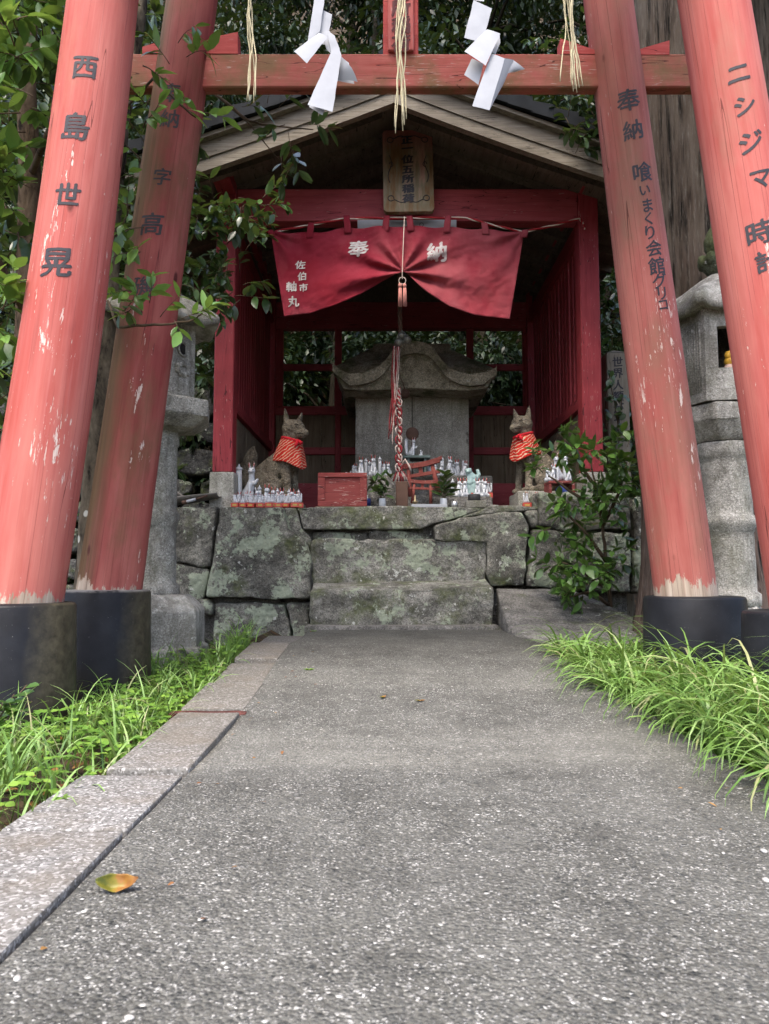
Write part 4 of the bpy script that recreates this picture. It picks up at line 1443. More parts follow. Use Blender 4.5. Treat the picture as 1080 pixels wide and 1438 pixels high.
for ch, u, v, px, bold in (("奉", 503, 348, 31, .035), ("納", 613, 354, 31, .035), ("佐", 423, 371, 15, .03), ("伯", 424, 388, 14, .03), ("市", 427, 404, 13, .03), ("軸", 408, 403, 16, .03), ("丸", 412, 424, 16, .03)):
    s0, t0 = curtain_uv(u, v)
    mb = MB()
    h = 0.02
    ps, pt_ = curtain(s0 + h, t0) - curtain(s0 - h, t0), curtain(s0, t0 + h) - curtain(s0, t0 - h)
    ds, dt = 2 * h / max(.05, abs(ps.x)), 2 * h / max(.02, abs(pt_.z))
    size = px / F * 5.35

    def fn(x, y):
        # letters keep their shape on the cloth: first order inverse of the map
        a11, a12, a21, a22 = ps.x / (2 * h), pt_.x / (2 * h), ps.z / (2 * h), pt_.z / (2 * h)
        de = a11 * a22 - a12 * a21
        q = curtain(s0 + (a22 * x - a12 * y) / de, t0 + (-a21 * x + a11 * y) / de)
        return (q.x, q.y - .0045, q.z)
    write(mb, ch, fn, size, bold, .06)
    mb.build("lettering", MT['white_ink'], co)

# tie cord with its tassel
ti = thing("tie_cord", "pale cord with a pink tassel gathering the curtain's middle", "cord", tuple(P(567, 306, 5.4)))
mb = MB()
mb.tube([P(568, 304, 5.36), P(566.5, 340, 5.33), P(565, 378, 5.30), P(565, 392, 5.28)], .003, 6)
for k in (-1, 1):
    mb.tube([P(565 + k * 5 * math.sin(a), 389 + 5 * (1 - math.cos(a)), 5.285) for a in [i * .6 for i in range(11)]], .0025, 5)
mb.build("cord", MT['cordwhite'], ti)
mb = MB()
rng = random.Random(5)
for k in range(40):
    a = rng.uniform(0, 6.28); r_ = math.sqrt(rng.random())
    for off in (-3.2, 3.2):
        u0 = 565 + off
        mb.tube([P(u0 + 2.2 * r_ * math.cos(a), 404, 5.28 + .012 * r_ * math.sin(a)), P(u0 + 2.8 * r_ * math.cos(a), 418, 5.28 + .014 * r_ * math.sin(a)), P(u0 + 3 * r_ * math.cos(a) + rng.uniform(-.6, .6), 430 + rng.uniform(-2, 1), 5.28 + .014 * r_ * math.sin(a))], .0018, 4)
for off in (-3.2, 3.2):
    q = P(565 + off, 401, 5.28); mb.ball(q, .014, 12, 0, (1, 1, 1.3))
mb.build("tassel", MT['pink'], ti)

# bell rope
br_ = thing("bell_rope", "red and white braided bell rope with round bells before the stone shrine", "bell rope", tuple(P(560, 330, 5.75)))
DR = 5.75
mb = MB()
top = P(563, 250, DR)
for k in range(3):
    mb.tube([P(563 - 2 * math.sin(t * 3), 330 + 145 * t, DR) + Vector((math.cos(t * 26 + k * 2.09), math.sin(t * 26 + k * 2.09), 0)) * .009 for t in [i / 60 for i in range(61)]], .010, 6)
mb.build("cord", MT['rust'], br_)
for (u, v) in ((560, 480.5), (572, 477), (564.5, 471)):
    q = P(u, v, DR - .02)
    mb = MB(); mb.ball(q, .031, 16); mb.lathe([(.0325, -.003), (.0335, 0), (.0325, .003)], 16, q); mb.lathe([(.006, .028), (.006, .042)], 8, q)
    mb.build("bell", MT['bell'], br_)
MT['ropered'] = m_plain("faded_red_rope", (.24, .035, .04), .9, .1, var=.6, sc=45)
MT['ropewhite'] = m_plain("dirty_white_rope", (.42, .34, .30), .9, .1, var=.5, sc=45)
rng = random.Random(11)
mb = MB()
for k in range(14):                                     # loose strips from the bells down
    u0 = 557 + (k - 6) * .7
    end = (551 + rng.uniform(-3, 4), rng.uniform(590, 640)) if k % 3 else (549 + k * .4, 600 + 10 * rng.random())
    ph = rng.uniform(0, 6)
    pts = []
    for i in range(22):
        t = i / 21
        pts.append(P(u0 + (end[0] - u0) * t + 2.2 * math.sin(ph + t * 5) * (.3 + t), 486 + (end[1] - 486) * t, DR + .012 * math.cos(ph + t * 5 + k)))
    mb.tube(pts, .0085, 6, 1 if k % 2 else 0, flat=.5)
mb.build("streamers", [MT['ropered'], MT['ropewhite']], br_)
mb = MB()
for k in range(4):
    an = k * math.pi / 2
    pts = []
    for i in range(140):
        t = i / 139
        c_ = P(559.5 + 1.5 * math.sin(t * 4) + 2 * t + .8 * noise.noise(Vector((t * 9, k, 0))), 545 + 117 * t, DR)
        pts.append(c_ + Vector((math.cos(an + i * .3 + 1.2 * noise.noise(Vector((t * 6, 0, 1)))) * (.011 + .005 * noise.noise(Vector((t * 11, k, 2)))), math.sin(an + i * .3 + 1.2 * noise.noise(Vector((t * 6, 0, 1)))) * .012, .004 * math.sin(i * .84 + an))))
    mb.tube(pts, .0075, 6, k % 2)
for i in range(8):
    v0 = 560 + i * 13
    for sd in (-1, 1):
        mb.tube([P(560 + sd * 2, v0, DR - .02), P(560 + sd * 4.5, v0 + 3, DR - .025), P(560 + sd * 4, v0 + 9, DR - .025), P(560 + sd * 2, v0 + 11, DR - .02)], .0055, 6, (i + (sd > 0)) % 2)
for k in range(10):
    u1 = 556 + k * 1.6
    mb.tube([P(560, 655, DR), P(u1 - 1 + (k % 3), 668, DR - .01), P(u1 + (k - 4) * .9, 676 + (k * 7) % 11, DR)], .006, 5, k % 2)
mb.tube([P(563, 655, DR - .02), P(569, 645, DR - .03), P(575, 655, DR - .03), P(577, 661, DR - .03)], .008, 6, 1)
mb.build("braid", [MT['ropered'], MT['ropewhite']], br_)
gb = thing("round_bell", "dull brown round bell on a wire before the grey stone slab", "bell", tuple(P(568.5, 553, 6.35)))
q = P(568.5, 553, 6.35)
mb = MB(); mb.ball(q, .042, 18); mb.lathe([(.0435, -.004), (.045, 0), (.0435, .004)], 18, q); mb.build("bell_body", MT['rust'], gb)
mb = MB()
mb.tube([q + Vector((0, 0, .042)), P(566, 538, 6.35), P(562, 530, 6.3), P(560, 505, 6.25)], .004, 5); mb.build("wire", MT['rust'], gb)

# ------------------------------------------------------------------ stone shrine behind
DH = 6.75
hk = thing("stone_shrine", "grey stone shrine with a curved gable roof inside the red hall", "stone shrine", (XU(579, 600, DH), DH, FLOOR))
a, b = P(499, 700, DH), P(658, 546, DH)
v, f = boxvf((a.x, DH, FLOOR - .01), (b.x, DH + .7, b.z))
rough_solid("body", MT['hokora'], hk, v, f, .006, .06, .003, 9, 3)
MT['slitdark'] = m_plain("dark_joint_and_recess", (.02, .018, .016), .9, .1)
mb = MB(); x = XU(579, 600, DH); mb.box((x - .004, DH - .006, FLOOR + .15), (x + .003, DH + .01, b.z - .01)); mb.build("door_joint", MT['slitdark'], hk)
v, f = boxvf((a.x - .18, DH - .18, FLOOR - .012), (b.x + .18, DH + .85, ZV(668, DH - .18)))
rough_solid("base", MT['hokora'], hk, v, f, .01, .07, .004, 9, 8)
SIL = [(467, 511), (478, 521), (491, 526), (508, 525), (522, 521), (534, 514), (543, 505), (550, 495), (558, 488), (568, 483), (584, 480), (598, 483), (607, 489), (614, 498), (622, 509), (632, 518), (645, 524), (660, 527), (680, 524), (690, 521), (698, 516)]
LOW = [(691, 533), (684, 545), (660, 548), (620, 547), (584, 545), (545, 547), (506, 548), (482, 546), (474, 531)]
D2 = DH - .32
poly = [P(u, v, D2) for u, v in SIL + LOW]
xz = [(q.x, q.z) for q in poly]
ar = sum(xz[i][0] * xz[(i + 1) % len(xz)][1] - xz[(i + 1) % len(xz)][0] * xz[i][1] for i in range(len(xz)))
if ar < 0: xz = xz[::-1]
n_ = len(xz)
vs = [(x, D2, z) for x, z in xz] + [(x, D2 + .42, z) for x, z in xz]
rough_solid("curved_gable", MT['hokora_roof'], hk, vs, [list(range(n_)), list(range(n_, 2 * n_))] + [[i, (i + 1) % n_, n_ + (i + 1) % n_, n_ + i] for i in range(n_)], .008, .05, .006, 9, 5)
# raised lip and carved cloud on the gable
mb = MB()
up_ = [P(u, v - 1.5, D2 - .05) for u, v in SIL]; dn_ = [P(u, v + (15 if 1 < i < len(SIL) - 2 else 10), D2 - .05) for i, (u, v) in enumerate(SIL)]
band_ = [(q.x, q.z) for q in up_] + [(q.x, q.z) for q in dn_[::-1]]
mb.prism(band_[::-1], D2 - .05, D2 + .10)
mb.tube([P(u, v + 18, D2 - .004) for u, v in SIL[2:-2]], .008, 6)
mb.tube([P(570 + 7 * math.cos(k * .7) + k * 1.6, 514 + 4 * math.sin(k * .9), D2 - .003) for k in range(16)], .008, 6)
mb.build("carving", MT['hokora_roof'], hk)
tr = [(527, 486), (631, 490), (690, 519), (668, 549), (490, 548), (476, 517)]
pw = [P(u, v, D2 + .45) for u, v in tr]
x0, z0 = pw[0].x, pw[0].z
vs = [P(527, 486, D2 + .75), P(631, 490, D2 + .75), P(694, 517, D2 + .42), P(472, 513, D2 + .42), P(482, 547, D2 + .42), P(684, 548, D2 + .42),
      Vector((P(694, 517, D2).x, D2 + 1.25, P(694, 517, D2).z - .05)), Vector((P(472, 513, D2).x, D2 + 1.25, P(472, 513, D2).z - .05)),
      Vector((P(480, 547, D2).x, D2 + 1.25, P(480, 547, D2).z)), Vector((P(684, 548, D2).x, D2 + 1.25, P(480, 547, D2).z))]
fs = [[0, 1, 2, 3], [3, 2, 5, 4], [0, 1, 6, 7], [0, 3, 7], [1, 6, 2], [3, 4, 8, 7], [2, 6, 9, 5], [7, 6, 9, 8], [4, 5, 9, 8]]
rough_solid("roof", MT['hokora_roof'], hk, vs, fs, .008, .06, .006, 9, 6)
a, b = P(524, 496, D2 + .66), P(633, 482, D2 + .66)
v, f = boxvf((a.x, D2 + .66, a.z), (b.x, D2 + .86, b.z))
rough_solid("ridge", MT['hokora_roof'], hk, v, f, .012, .05, .004, 9, 7)
# ------------------------------------------------------------------ stone lanterns
def lantern(u, d, vs, s, label, grass_y, win, finial=True):
    """vs: photo rows of its levels, s: photo widths; square-plan upper parts turned by rot"""
    x = XU(u, 700, d)
    k = d / F
    z = lambda v: ZV(v, d)
    L = thing("stone_lantern", label, "stone lantern", (x, d, grass_y), "stone lanterns beside the path")
    M = MT['lantern']
    def oct_(name, prof, n=8, rot=R(22.5), seed=0, par=None, L_=.04, amp=.004, bev=0):
        bm = bmesh.new()
        rings = []
        for r, zz in prof:
            rings.append([bm.verts.new((x + r * math.cos(rot + 2 * math.pi * i / n), d + r * math.sin(rot + 2 * math.pi * i / n), zz)) for i in range(n)])
        for a_, b_ in zip(rings, rings[1:]):
            for i in range(n): bm.faces.new((a_[i], a_[(i + 1) % n], b_[(i + 1) % n], b_[i]))
        bm.faces.new(rings[0][::-1]); bm.faces.new(rings[-1])
        vv = [tuple(q.co) for q in bm.verts]; bm.verts.index_update()
        ff = [[q.index for q in fc.verts] for fc in bm.faces]
        bm.free()
        return rough_solid(name, M, par or L, vv, ff, bev, L_, amp, 9, seed)
    r = lambda w: w / 2 * k
    P0, P1, S0, S1, RG, PLT, BX, RF = vs["ped0"], vs["ped1"], vs["sh0"], vs["sh1"], vs["ring"], vs["plate"], vs["box"], vs["roof"]
    oct_("pedestal", [(r(s['ped']) * 1.08, grass_y - .1), (r(s['ped']) * 1.08, z(P0 - 22)), (r(s['ped']), z(P0 - 24)), (r(s['ped']), z(P1 + 22)), (r(s['ped']) * .96, z(P1 + 16)), (r(s['ped']) * .72, z(P1)), (r(s['sh']) * 1.1, z(P1 - 2))], 6, R(vs.get('prot', 10)), 1, bev=.008)
    oct_("shaft", [(r(s['sh']) * 1.14, z(S0)), (r(s['sh']) * 1.14, z(S0 - 16)), (r(s['sh']) * 1.0, z(S0 - 20)), (r(s['sh']) * .97, z(RG + 14)), (r(s['sh']) * 1.0, z(RG + 13)), (r(s['sh']) * 1.0, z(RG + 9)), (r(s['sh']) * 1.09, z(RG + 5)), (r(s['sh']) * 1.09, z(RG - 5)), (r(s['sh']) * 1.0, z(RG - 9)),
                   (r(s['sh']) * .96, z(RG - 11)), (r(s['sh']) * .93, z(S1 + 22)), (r(s['sh']) * 1.0, z(S1 + 19)), (r(s['sh']) * 1.0, z(S1 + 3)), (r(s['sh']) * .95, z(S1))], 28, 0, 2, L_=.05, amp=.005)
    oct_("platform", [(r(s['sh']) * 1.0, z(PLT[0] + 1)), (r(s['plate']) * .72, z(PLT[0] - 4)), (r(s['plate']) * .97, z(PLT[1] + 24)), (r(s['plate']), z(PLT[1] + 22)), (r(s['plate']), z(PLT[1] + 3)), (r(s['plate']) * .98, z(PLT[1]))], vs.get('pn', 6), R(vs['rot']), 3, bev=.006)
    # fire box with a real opening in its front face
    n = vs.get('bn', 6)
    rb, z0, z1 = r(s['box']), z(BX[0]), z(BX[1])
    rot = R(vs['brot'])
    cs = [Vector((x + rb * math.cos(rot + 2 * math.pi * i / n), d + rb * math.sin(rot + 2 * math.pi * i / n), 0)) for i in range(n)]
    ci = [Vector((x + (c_.x - x) * .74, d + (c_.y - d) * .74, 0)) for c_ in cs]
    mb = MB()
    for i in range(n):
        A, B, a_, b_ = cs[i], cs[(i + 1) % n], ci[i], ci[(i + 1) % n]
        def q(t, zz, inner=False):
            p_ = (a_.lerp(b_, t) if inner else A.lerp(B, t)); return (p_.x, p_.y, zz)
        if i in win:
            w0, w1, y0, y1 = win[i]
            ts, zs = [0, w0, w1, 1], [z0, z0 + (z1 - z0) * y0, z0 + (z1 - z0) * y1, z1]
            for inner in (False, True):
                vv = [q(t, zz, inner) for zz in zs for t in ts]
                ff = [[j * 4 + k_, j * 4 + k_ + 1, j * 4 + k_ + 5, j * 4 + k_ + 4] for j in range(3) for k_ in range(3) if not (j == 1 and k_ == 1)]
                mb.add(vv, [f_ if not inner else f_[::-1] for f_ in ff])
            o4 = [(w0, zs[1]), (w1, zs[1]), (w1, zs[2]), (w0, zs[2])]
            vv = [q(t, zz) for t, zz in o4] + [q(t, zz, True) for t, zz in o4]
            mb.add(vv, [[j, 4 + j, 4 + (j + 1) % 4, (j + 1) % 4] for j in range(4)])
        else:
            mb.add([q(0, z0), q(1, z0), q(1, z1), q(0, z1)], [[0, 1, 2, 3]])
            mb.add([q(0, z0, True), q(1, z0, True), q(1, z1, True), q(0, z1, True)], [[3, 2, 1, 0]])
            if vs.get('ribs') and i in vs['ribs']:           # grooved panel
                for k_ in range(9):
                    t = .16 + .68 * k_ / 8
                    p0, p1 = q(t, z0 + .10 * (z1 - z0)), q(t, z0 + .84 * (z1 - z0))
                    mb.tube([p0, p1], .0065, 6)
            if vs.get('moon') is not None and i == vs['moon']:   # uncut face: dark disc paints the shade of a carved hole
                pc = Vector(q(.62, z0 + .60 * (z1 - z0)))
                nrm = Vector((pc.x - x, pc.y - d, 0)).normalized()
                T = Matrix.Translation(pc + nrm * .001) @ nrm.to_track_quat('Z', 'Y').to_matrix().to_4x4()
                mb.lathe([(.030, -.001), (.027, .001)], 20, (0, 0, 0), 1, True, T)
                mb.tube([T @ Vector((.038 * math.cos(a), .038 * math.sin(a), .002)) for a in [k_ * .4 for k_ in range(17)]], .006, 6)
                T2 = T @ Matrix.Translation((0, -.11, 0))
                for k_ in range(9):
                    a = k_ * .7
                    mb.ball(T2 @ Vector((.04 * math.cos(a), .03 * math.sin(a), .0)), .02, 8)
    cap = [(c_.x, c_.y, z1) for c_ in cs]
    mb.add(cap, [list(range(n))])
    mb.add([(c_.x, c_.y, z0) for c_ in cs], [list(range(n))[::-1]])
    fb = mb.build("fire_box", [M, MT['slitdark']], L)
    rr = r(s['roof'])
    z2, z3 = z(RF[0]), z(RF[1])
    # roof: mushroom profile with upturned corners
    vv, ff = [], []
    prof = [(.50, -.01), (.80, -.06), (1.0, -.10), (1.03, .0), (1.0, .10), (.88, .32), (.66, .58), (.42, .80), (.24, .94), (.18, 1.0)]
    m = 48
    for (q_, h) in prof:
        for i in range(m):
            a = 2 * math.pi * i / m
            cr = abs(math.cos((a - rot) * n / 2)) ** 6
            rad_ = rr * q_ * (1 + .07 * cr * (q_ > .9)) * (1 - .06 * (1 - cr) * (q_ > .7))
            vv.append((x + rad_ * math.cos(a), d + rad_ * math.sin(a), z2 + (z3 - z2) * h + (.045 * cr * max(0, q_ - .6) / .4)))
    for j in range(len(prof) - 1):
        for i in range(m): ff.append([j * m + i, j * m + (i + 1) % m, (j + 1) * m + (i + 1) % m, (j + 1) * m + i])
    ff += [list(range(m))[::-1], [(len(prof) - 1) * m + i for i in range(m)]]
    rough_solid("roof", M, L, vv, ff, 0, .05, .007, 7, 4)
    if finial:
        zf = z3 - .01
        mb = MB()
        mb.lathe([(.035, 0), (.05, .02), (.075, .055), (.085, .10), (.07, .115), (.045, .11), (.045, .13), (.06, .16), (.062, .20), (.045, .25), (.015, .30), (.003, .315)], 24, (x, d, zf))
        for i in range(8):
            a = i * math.pi / 4
            mb.ball((x + .075 * math.cos(a), d + .075 * math.sin(a), zf + .09), .028, 8, 0, (1, 1, 1.3))
        MT.setdefault('finial', m_stone("mossy_granite", (.075, .085, .055), (.13, .14, .10), lich=.1, moss=.7))
        mb.build("finial", MT['finial'], L)
    return L


lantern(1018, 4.0, dict(ped0=925, ped1=850, sh0=850, sh1=624, ring=734, plate=(622, 574), rot=0, pn=6, box=(572, 442), brot=-132, bn=6, ribs=[5, 4], roof=(448, 388), prot=0),
        dict(ped=120, sh=74, plate=118, box=118, roof=150), "granite lantern behind the right pillars, with a yellow figure in its fire box", .02, {0: (.27, .75, .33, .76)})
lantern(216, 4.25, dict(ped0=930, ped1=836, sh0=838, sh1=606, ring=726, plate=(608, 567), rot=-18, pn=6, box=(566, 452), brot=-126, bn=6, moon=1, roof=(462, 405), prot=-25),
        dict(ped=158, sh=66, plate=170, box=112, roof=166), "granite lantern behind the left pillars, partly hidden by camellia leaves", .03, {5: (.25, .75, .3, .8)})
# painted figure in the right lantern
q = P(1026, 513, 3.90)
fgz = P(1026, 526, 3.88).z
yf = thing("small_figure", "small yellow and pink figure standing in the right lantern's window", "figurine", (q.x, q.y, fgz))
mb = MB(); mb.lathe([(.02, 0), (.03, .01), (.034, .035), (.028, .055)], 16, (q.x, q.y, fgz)); mb.build("body", MT['blush'], yf)
mb = MB(); mb.ball((q.x, q.y, fgz + .075), .032, 14); mb.ball((q.x - .01, q.y - .01, fgz + .105), .024, 12); mb.build("head", MT['yellow'], yf)

# ------------------------------------------------------------------ fox statues
def blend_body(name, mat, parent, parts, voxel=.008, smooth=6, mirror=1):
    """parts: ('c', p, q, r0, r1) tapered capsules and ('e', p, (rx, ry, rz)) ellipsoids, fused into one continuous skin"""
    mb = MB()
    for pt in parts:
        if pt[0] == 'c':
            _, p_, q_, r0, r1 = pt
            p_, q_ = Vector(p_), Vector(q_)
            mb.tube([p_.lerp(q_, t) for t in (0, .25, .5, .75, 1)], [r0 + (r1 - r0) * t for t in (0, .25, .5, .75, 1)], 14)
            mb.ball(p_, r0 * .99, 14); mb.ball(q_, r1 * .99, 14)
        elif pt[0] == 't':
            _, pts_, rs_ = pt
            pts_ = [Vector(q_) for q_ in pts_]
            mb.tube(pts_, rs_, 14)
            for q_, r_ in zip(pts_, rs_): mb.ball(q_, r_ * .99, 12)
        elif pt[0] == 'e':
            mb.ball(Vector(pt[1]), 1, 16, 0, pt[2])
        elif pt[0] == 'k':                       # ear: flattened cone
            _, p_, tip, wx, wy = pt
            p_, tip = Vector(p_), Vector(tip)
            mb.tube([p_, p_.lerp(tip, .4), p_.lerp(tip, .75), tip], [wx, wx * .85, wx * .5, .006], 10, 0, True, True, None, wy)
    if mirror < 0:
        mb.v = [(-a, b, c_) for a, b, c_ in mb.v]
        mb.f = [f_[::-1] for f_ in mb.f]
    tmp = mb.build("sculpt", mat)
    md = tmp.modifiers.new("r", 'REMESH'); md.mode = 'VOXEL'; md.voxel_size = voxel; md.use_smooth_shade = True
    ms = tmp.modifiers.new("s", 'SMOOTH'); ms.iterations = smooth; ms.factor = .5
    dg = bpy.context.evaluated_depsgraph_get()
    me = bpy.data.meshes.new_from_object(tmp.evaluated_get(dg))
    bpy.data.objects.remove(tmp)
    me.name = name
    me.materials.clear(); me.materials.append(mat)
    o = bpy.data.objects.new(name, me)
    COL.objects.link(o)
    o.parent = parent
    WL[o.name] = WL[parent.name].copy()
    return o


# local axes: the fox faces +x (mirrored: -x), the viewer looks along +y; unit = metres
FOX = [
    ('e', (-.10, .00, .155), (.135, .125, .15)), ('c', (-.08, 0, .22), (.06, -.01, .36), .125, .095), ('c', (.05, -.01, .34), (.105, -.015, .49), .090, .062),
    ('e', (.085, -.01, .36), (.075, .085, .10)),
    # neck and head
    ('c', (.095, -.015, .46), (.125, -.03, .575), .074, .076), ('e', (.135, -.035, .60), (.098, .088, .078)), ('c', (.165, -.055, .585), (.25, -.10, .552), .056, .029),
    ('c', (.16, -.05, .558), (.228, -.092, .532), .040, .024), ('e', (.256, -.104, .562), (.017, .016, .014)),
    ('e', (.125, -.098, .59), (.036, .024, .036)),
    ('k', (.078, -.03, .645), (.060, -.028, .775), .052, .5), ('k', (.172, -.01, .652), (.196, .0, .745), .042, .5),
    # front legs
    ('t', [(.07, -.07, .36), (.085, -.085, .24), (.10, -.09, .12), (.105, -.09, .035)], [.056, .042, .034, .032]), ('c', (.105, -.09, .022), (.155, -.10, .018), .030, .022),
    ('t', [(.08, .06, .36), (.105, .07, .24), (.12, .07, .12), (.125, .07, .035)], [.056, .042, .034, .032]), ('c', (.125, .07, .022), (.172, .065, .018), .030, .022),
    # haunches and hind paws
    ('e', (-.06, -.10, .13), (.115, .055, .115)), ('c', (.00, -.115, .03), (.085, -.125, .022), .036, .026), ('e', (-.06, .10, .13), (.115, .055, .115)), ('c', (.00, .115, .03), (.085, .125, .022), .036, .026),
    # tail
    ('t', [(-.20, .03, .06), (-.265, .04, .18), (-.262, .04, .30), (-.235, .03, .40), (-.215, .02, .47)], [.05, .068, .072, .055, .015]),
]


def fox_statue(u, v, d, mir, turn, scale, label):
    c_ = P(u, v, d)
    L = thing("fox_statue", label, "fox statue", tuple(c_), "seated stone foxes in the hall")
    L.rotation_euler = (0, 0, turn); L.scale = (scale,) * 3
    b = blend_body("body", MT['foxstone'], L, FOX, .0085, 5, mir)
    # carved eyes and mouth
    mb = MB()
    for (ex, ey, ez) in ((.178, -.112, .618), (.212, -.045, .618)):
        mb.tube([(ex - .018, ey + .004, ez - .001), (ex, ey - .006, ez + .006), (ex + .018, ey + .002, ez - .004)], .0035, 6)
    mb.tube([(.252, -.118, .546), (.22, -.124, .543), (.186, -.118, .549)], .003, 6)
    if mir < 0: mb.v = [(-a, b_, e) for a, b_, e in mb.v]; mb.f = [f_[::-1] for f_ in mb.f]
    mb.build("carved_face", MT['slitdark'], b, local=True)
    bib = MB()

    def skirt(s, t):
        a = R(-205) + R(230) * s                       # open at the nape
        cx, cy, cz_ = .115 - .02 * t, -.018, .50
        low = .115 + .085 * max(0, math.cos(a + R(55))) + .03 * math.sin(s * 9)
        r_ = .082 + (.050) * t ** .8 + .008 * math.sin(s * 26 + 2 * t) * t
        return Vector((cx + r_ * math.cos(a) * 1.0, cy + r_ * math.sin(a) * 1.0, cz_ - t * (low + .03) - .03 * (math.cos(a) < 0) * 0 + .02 * -math.cos(a) * (1 - t)))
    bib.grid(skirt, 60, 16)
    if mir < 0: bib.v = [(-a, b_, e) for a, b_, e in bib.v]; bib.f = [f_[::-1] for f_ in bib.f]
    bo_ = bib.build("bib", MT['bib'], L, local=True)
    md = bo_.modifiers.new("thickness", 'SOLIDIFY'); md.thickness = .004
    cl = MB()
    cl.tube([(.118 + .079 * math.cos(a), -.018 + .079 * math.sin(a), .508 - .022 * math.cos(a)) for a in [R(-200) + R(12) * k for k in range(31)]], .013, 8, flat=1.0)
    cl.tube([(.18, -.085, .50), (.215, -.10, .475), (.205, -.10, .455)], [.012, .016, .004], 6); cl.tube([(.18, -.085, .50), (.18, -.11, .46), (.165, -.115, .44)], [.012, .014, .004], 6)
    if mir < 0: cl.v = [(-a, b_, e) for a, b_, e in cl.v]; cl.f = [f_[::-1] for f_ in cl.f]
    cl.build("collar", MT['redcloth'], bo_, local=True)
    return L


FD = 6.0
fox_statue(390, 707, FD, 1, R(-8), .97, "grey stone fox in a patterned red bib, left of the red offering box")
fox_statue(752, 693, 5.9, -1, R(14), .88, "grey stone fox in a red bib on a small pedestal, half behind the shrub")
v, f = boxvf((XU(727, 700, 5.75), 5.72, FLOOR - .012), (XU(795, 700, 5.75), 6.15, P(745, 692, 5.85).z))
tag(rough_solid("pedestal_block", MT['hokora'], None, v, f, .01, .05, .004, 9, 3, loc=(XU(760, 700, 5.75), 5.9, FLOOR)), "stone block under the right fox statue", "pedestal")
zl = P(383, 707, FD).z
v, f = boxvf((XU(335, 700, FD), FD - .2, FLOOR - .012), (XU(425, 700, FD), FD + .25, zl + .006))
tag(rough_solid("pedestal_block", MT['hokora'], None, v, f, .01, .05, .004, 9, 4, loc=(XU(383, 700, FD), FD, FLOOR)), "stone block under the left fox statue, behind the white figurines", "pedestal")
# ------------------------------------------------------------------ offerings on the floor's edge
PZ = cz + .002


def fig_mesh(h, plinth, tailh=1.0, lean=0.0, red=True):
    """white seated fox, materials: 0 white, 1 red, 2 gold; stands on z = 0, faces -y"""
    mb = MB()
    z = 0
    if plinth:
        mb.box((-.25 * h, -.24 * h, 0), (.25 * h, .24 * h, .30 * h), 1, .015 * h)
        mb.box((-.14 * h, -.252 * h, .09 * h), (.14 * h, -.245 * h, .22 * h), 2, .01 * h)
        z = .303 * h
    a = h * (.66 if plinth else 1.0)
    def p(x, y, zz): return Vector((x * a, y * a, z + zz * a))
    mb.ball(p(0, .05, .20), a, 14, 0, (.19, .22, .22))
    mb.tube([p(0, .0, .25), p(lean * .05, -.05, .48), p(lean * .09, -.08, .66)], [.16 * a, .12 * a, .085 * a], 12)
    mb.ball(p(lean * .10, -.10, .74), a, 14, 0, (.105, .12, .10))
    mb.tube([p(lean * .10, -.16, .73), p(lean * .13, -.27, .69)], [.06 * a, .022 * a], 8)
    for s in (-1, 1):
        mb.tube([p(s * .05 + lean * .1, -.08, .80), p(s * .085 + lean * .1, -.07, .92), p(s * .075 + lean * .1, -.07, 1.02)], [.045 * a, .04 * a, .006 * a], 8, 0, flat=.5)
        mb.tube([p(s * .05 + lean * .1, -.115, .81), p(s * .085 + lean * .1, -.112, .92), p(s * .08 + lean * .1, -.10, 1.0)], [.032 * a, .045 * a, .006 * a], 6, 1 if red else 0, flat=.5)
        mb.tube([p(s * .07, -.10, .42), p(s * .085, -.16, .20), p(s * .085, -.17, .0)], [.055 * a, .04 * a, .045 * a], 8)
        mb.ball(p(s * .15, .0, .11), a, 10, 0, (.09, .17, .12))
    mb.tube([p(.16, .20, .03), p(.25, .20, .25), p(.24, .18, .55), p(.24, .18, .72 * tailh)], [.05 * a, .075 * a, .085 * a, .075 * a], 10)
    mb.ball(p(.24, .18, .78 * tailh), a, 10, 0, (.095, .095, .07))
    mb.tube([p(.24, .18, .80 * tailh), p(.24, .18, .92 * tailh)], [.06 * a, .006 * a], 8)
    return mb


FMATS = [MT['porcelain'], MT['redglaze'], MT['gold']]
_protos = {}


def figurine(kind, u, v, d, rz_, h, label, group, flip=False):
    key = (kind,)
    c_ = P(u, v, d)
    if key not in _protos:
        mb = fig_mesh(1.0, *{'plinth': (True,), 'tall': (False, 1.05), 'lean': (False, .95, 1.0), 'plain': (False, .9, -.6, False)}[kind])
        o = mb.build("fox_figurine", FMATS)
        _protos[key] = o
    else:
        o = _protos[key].copy(); COL.objects.link(o)
    o.location = c_
    o.scale = (-h if flip else h, h, h)
    o.rotation_euler = (0, 0, rz_)
    tag(o, label, "figurine", group)
    return o


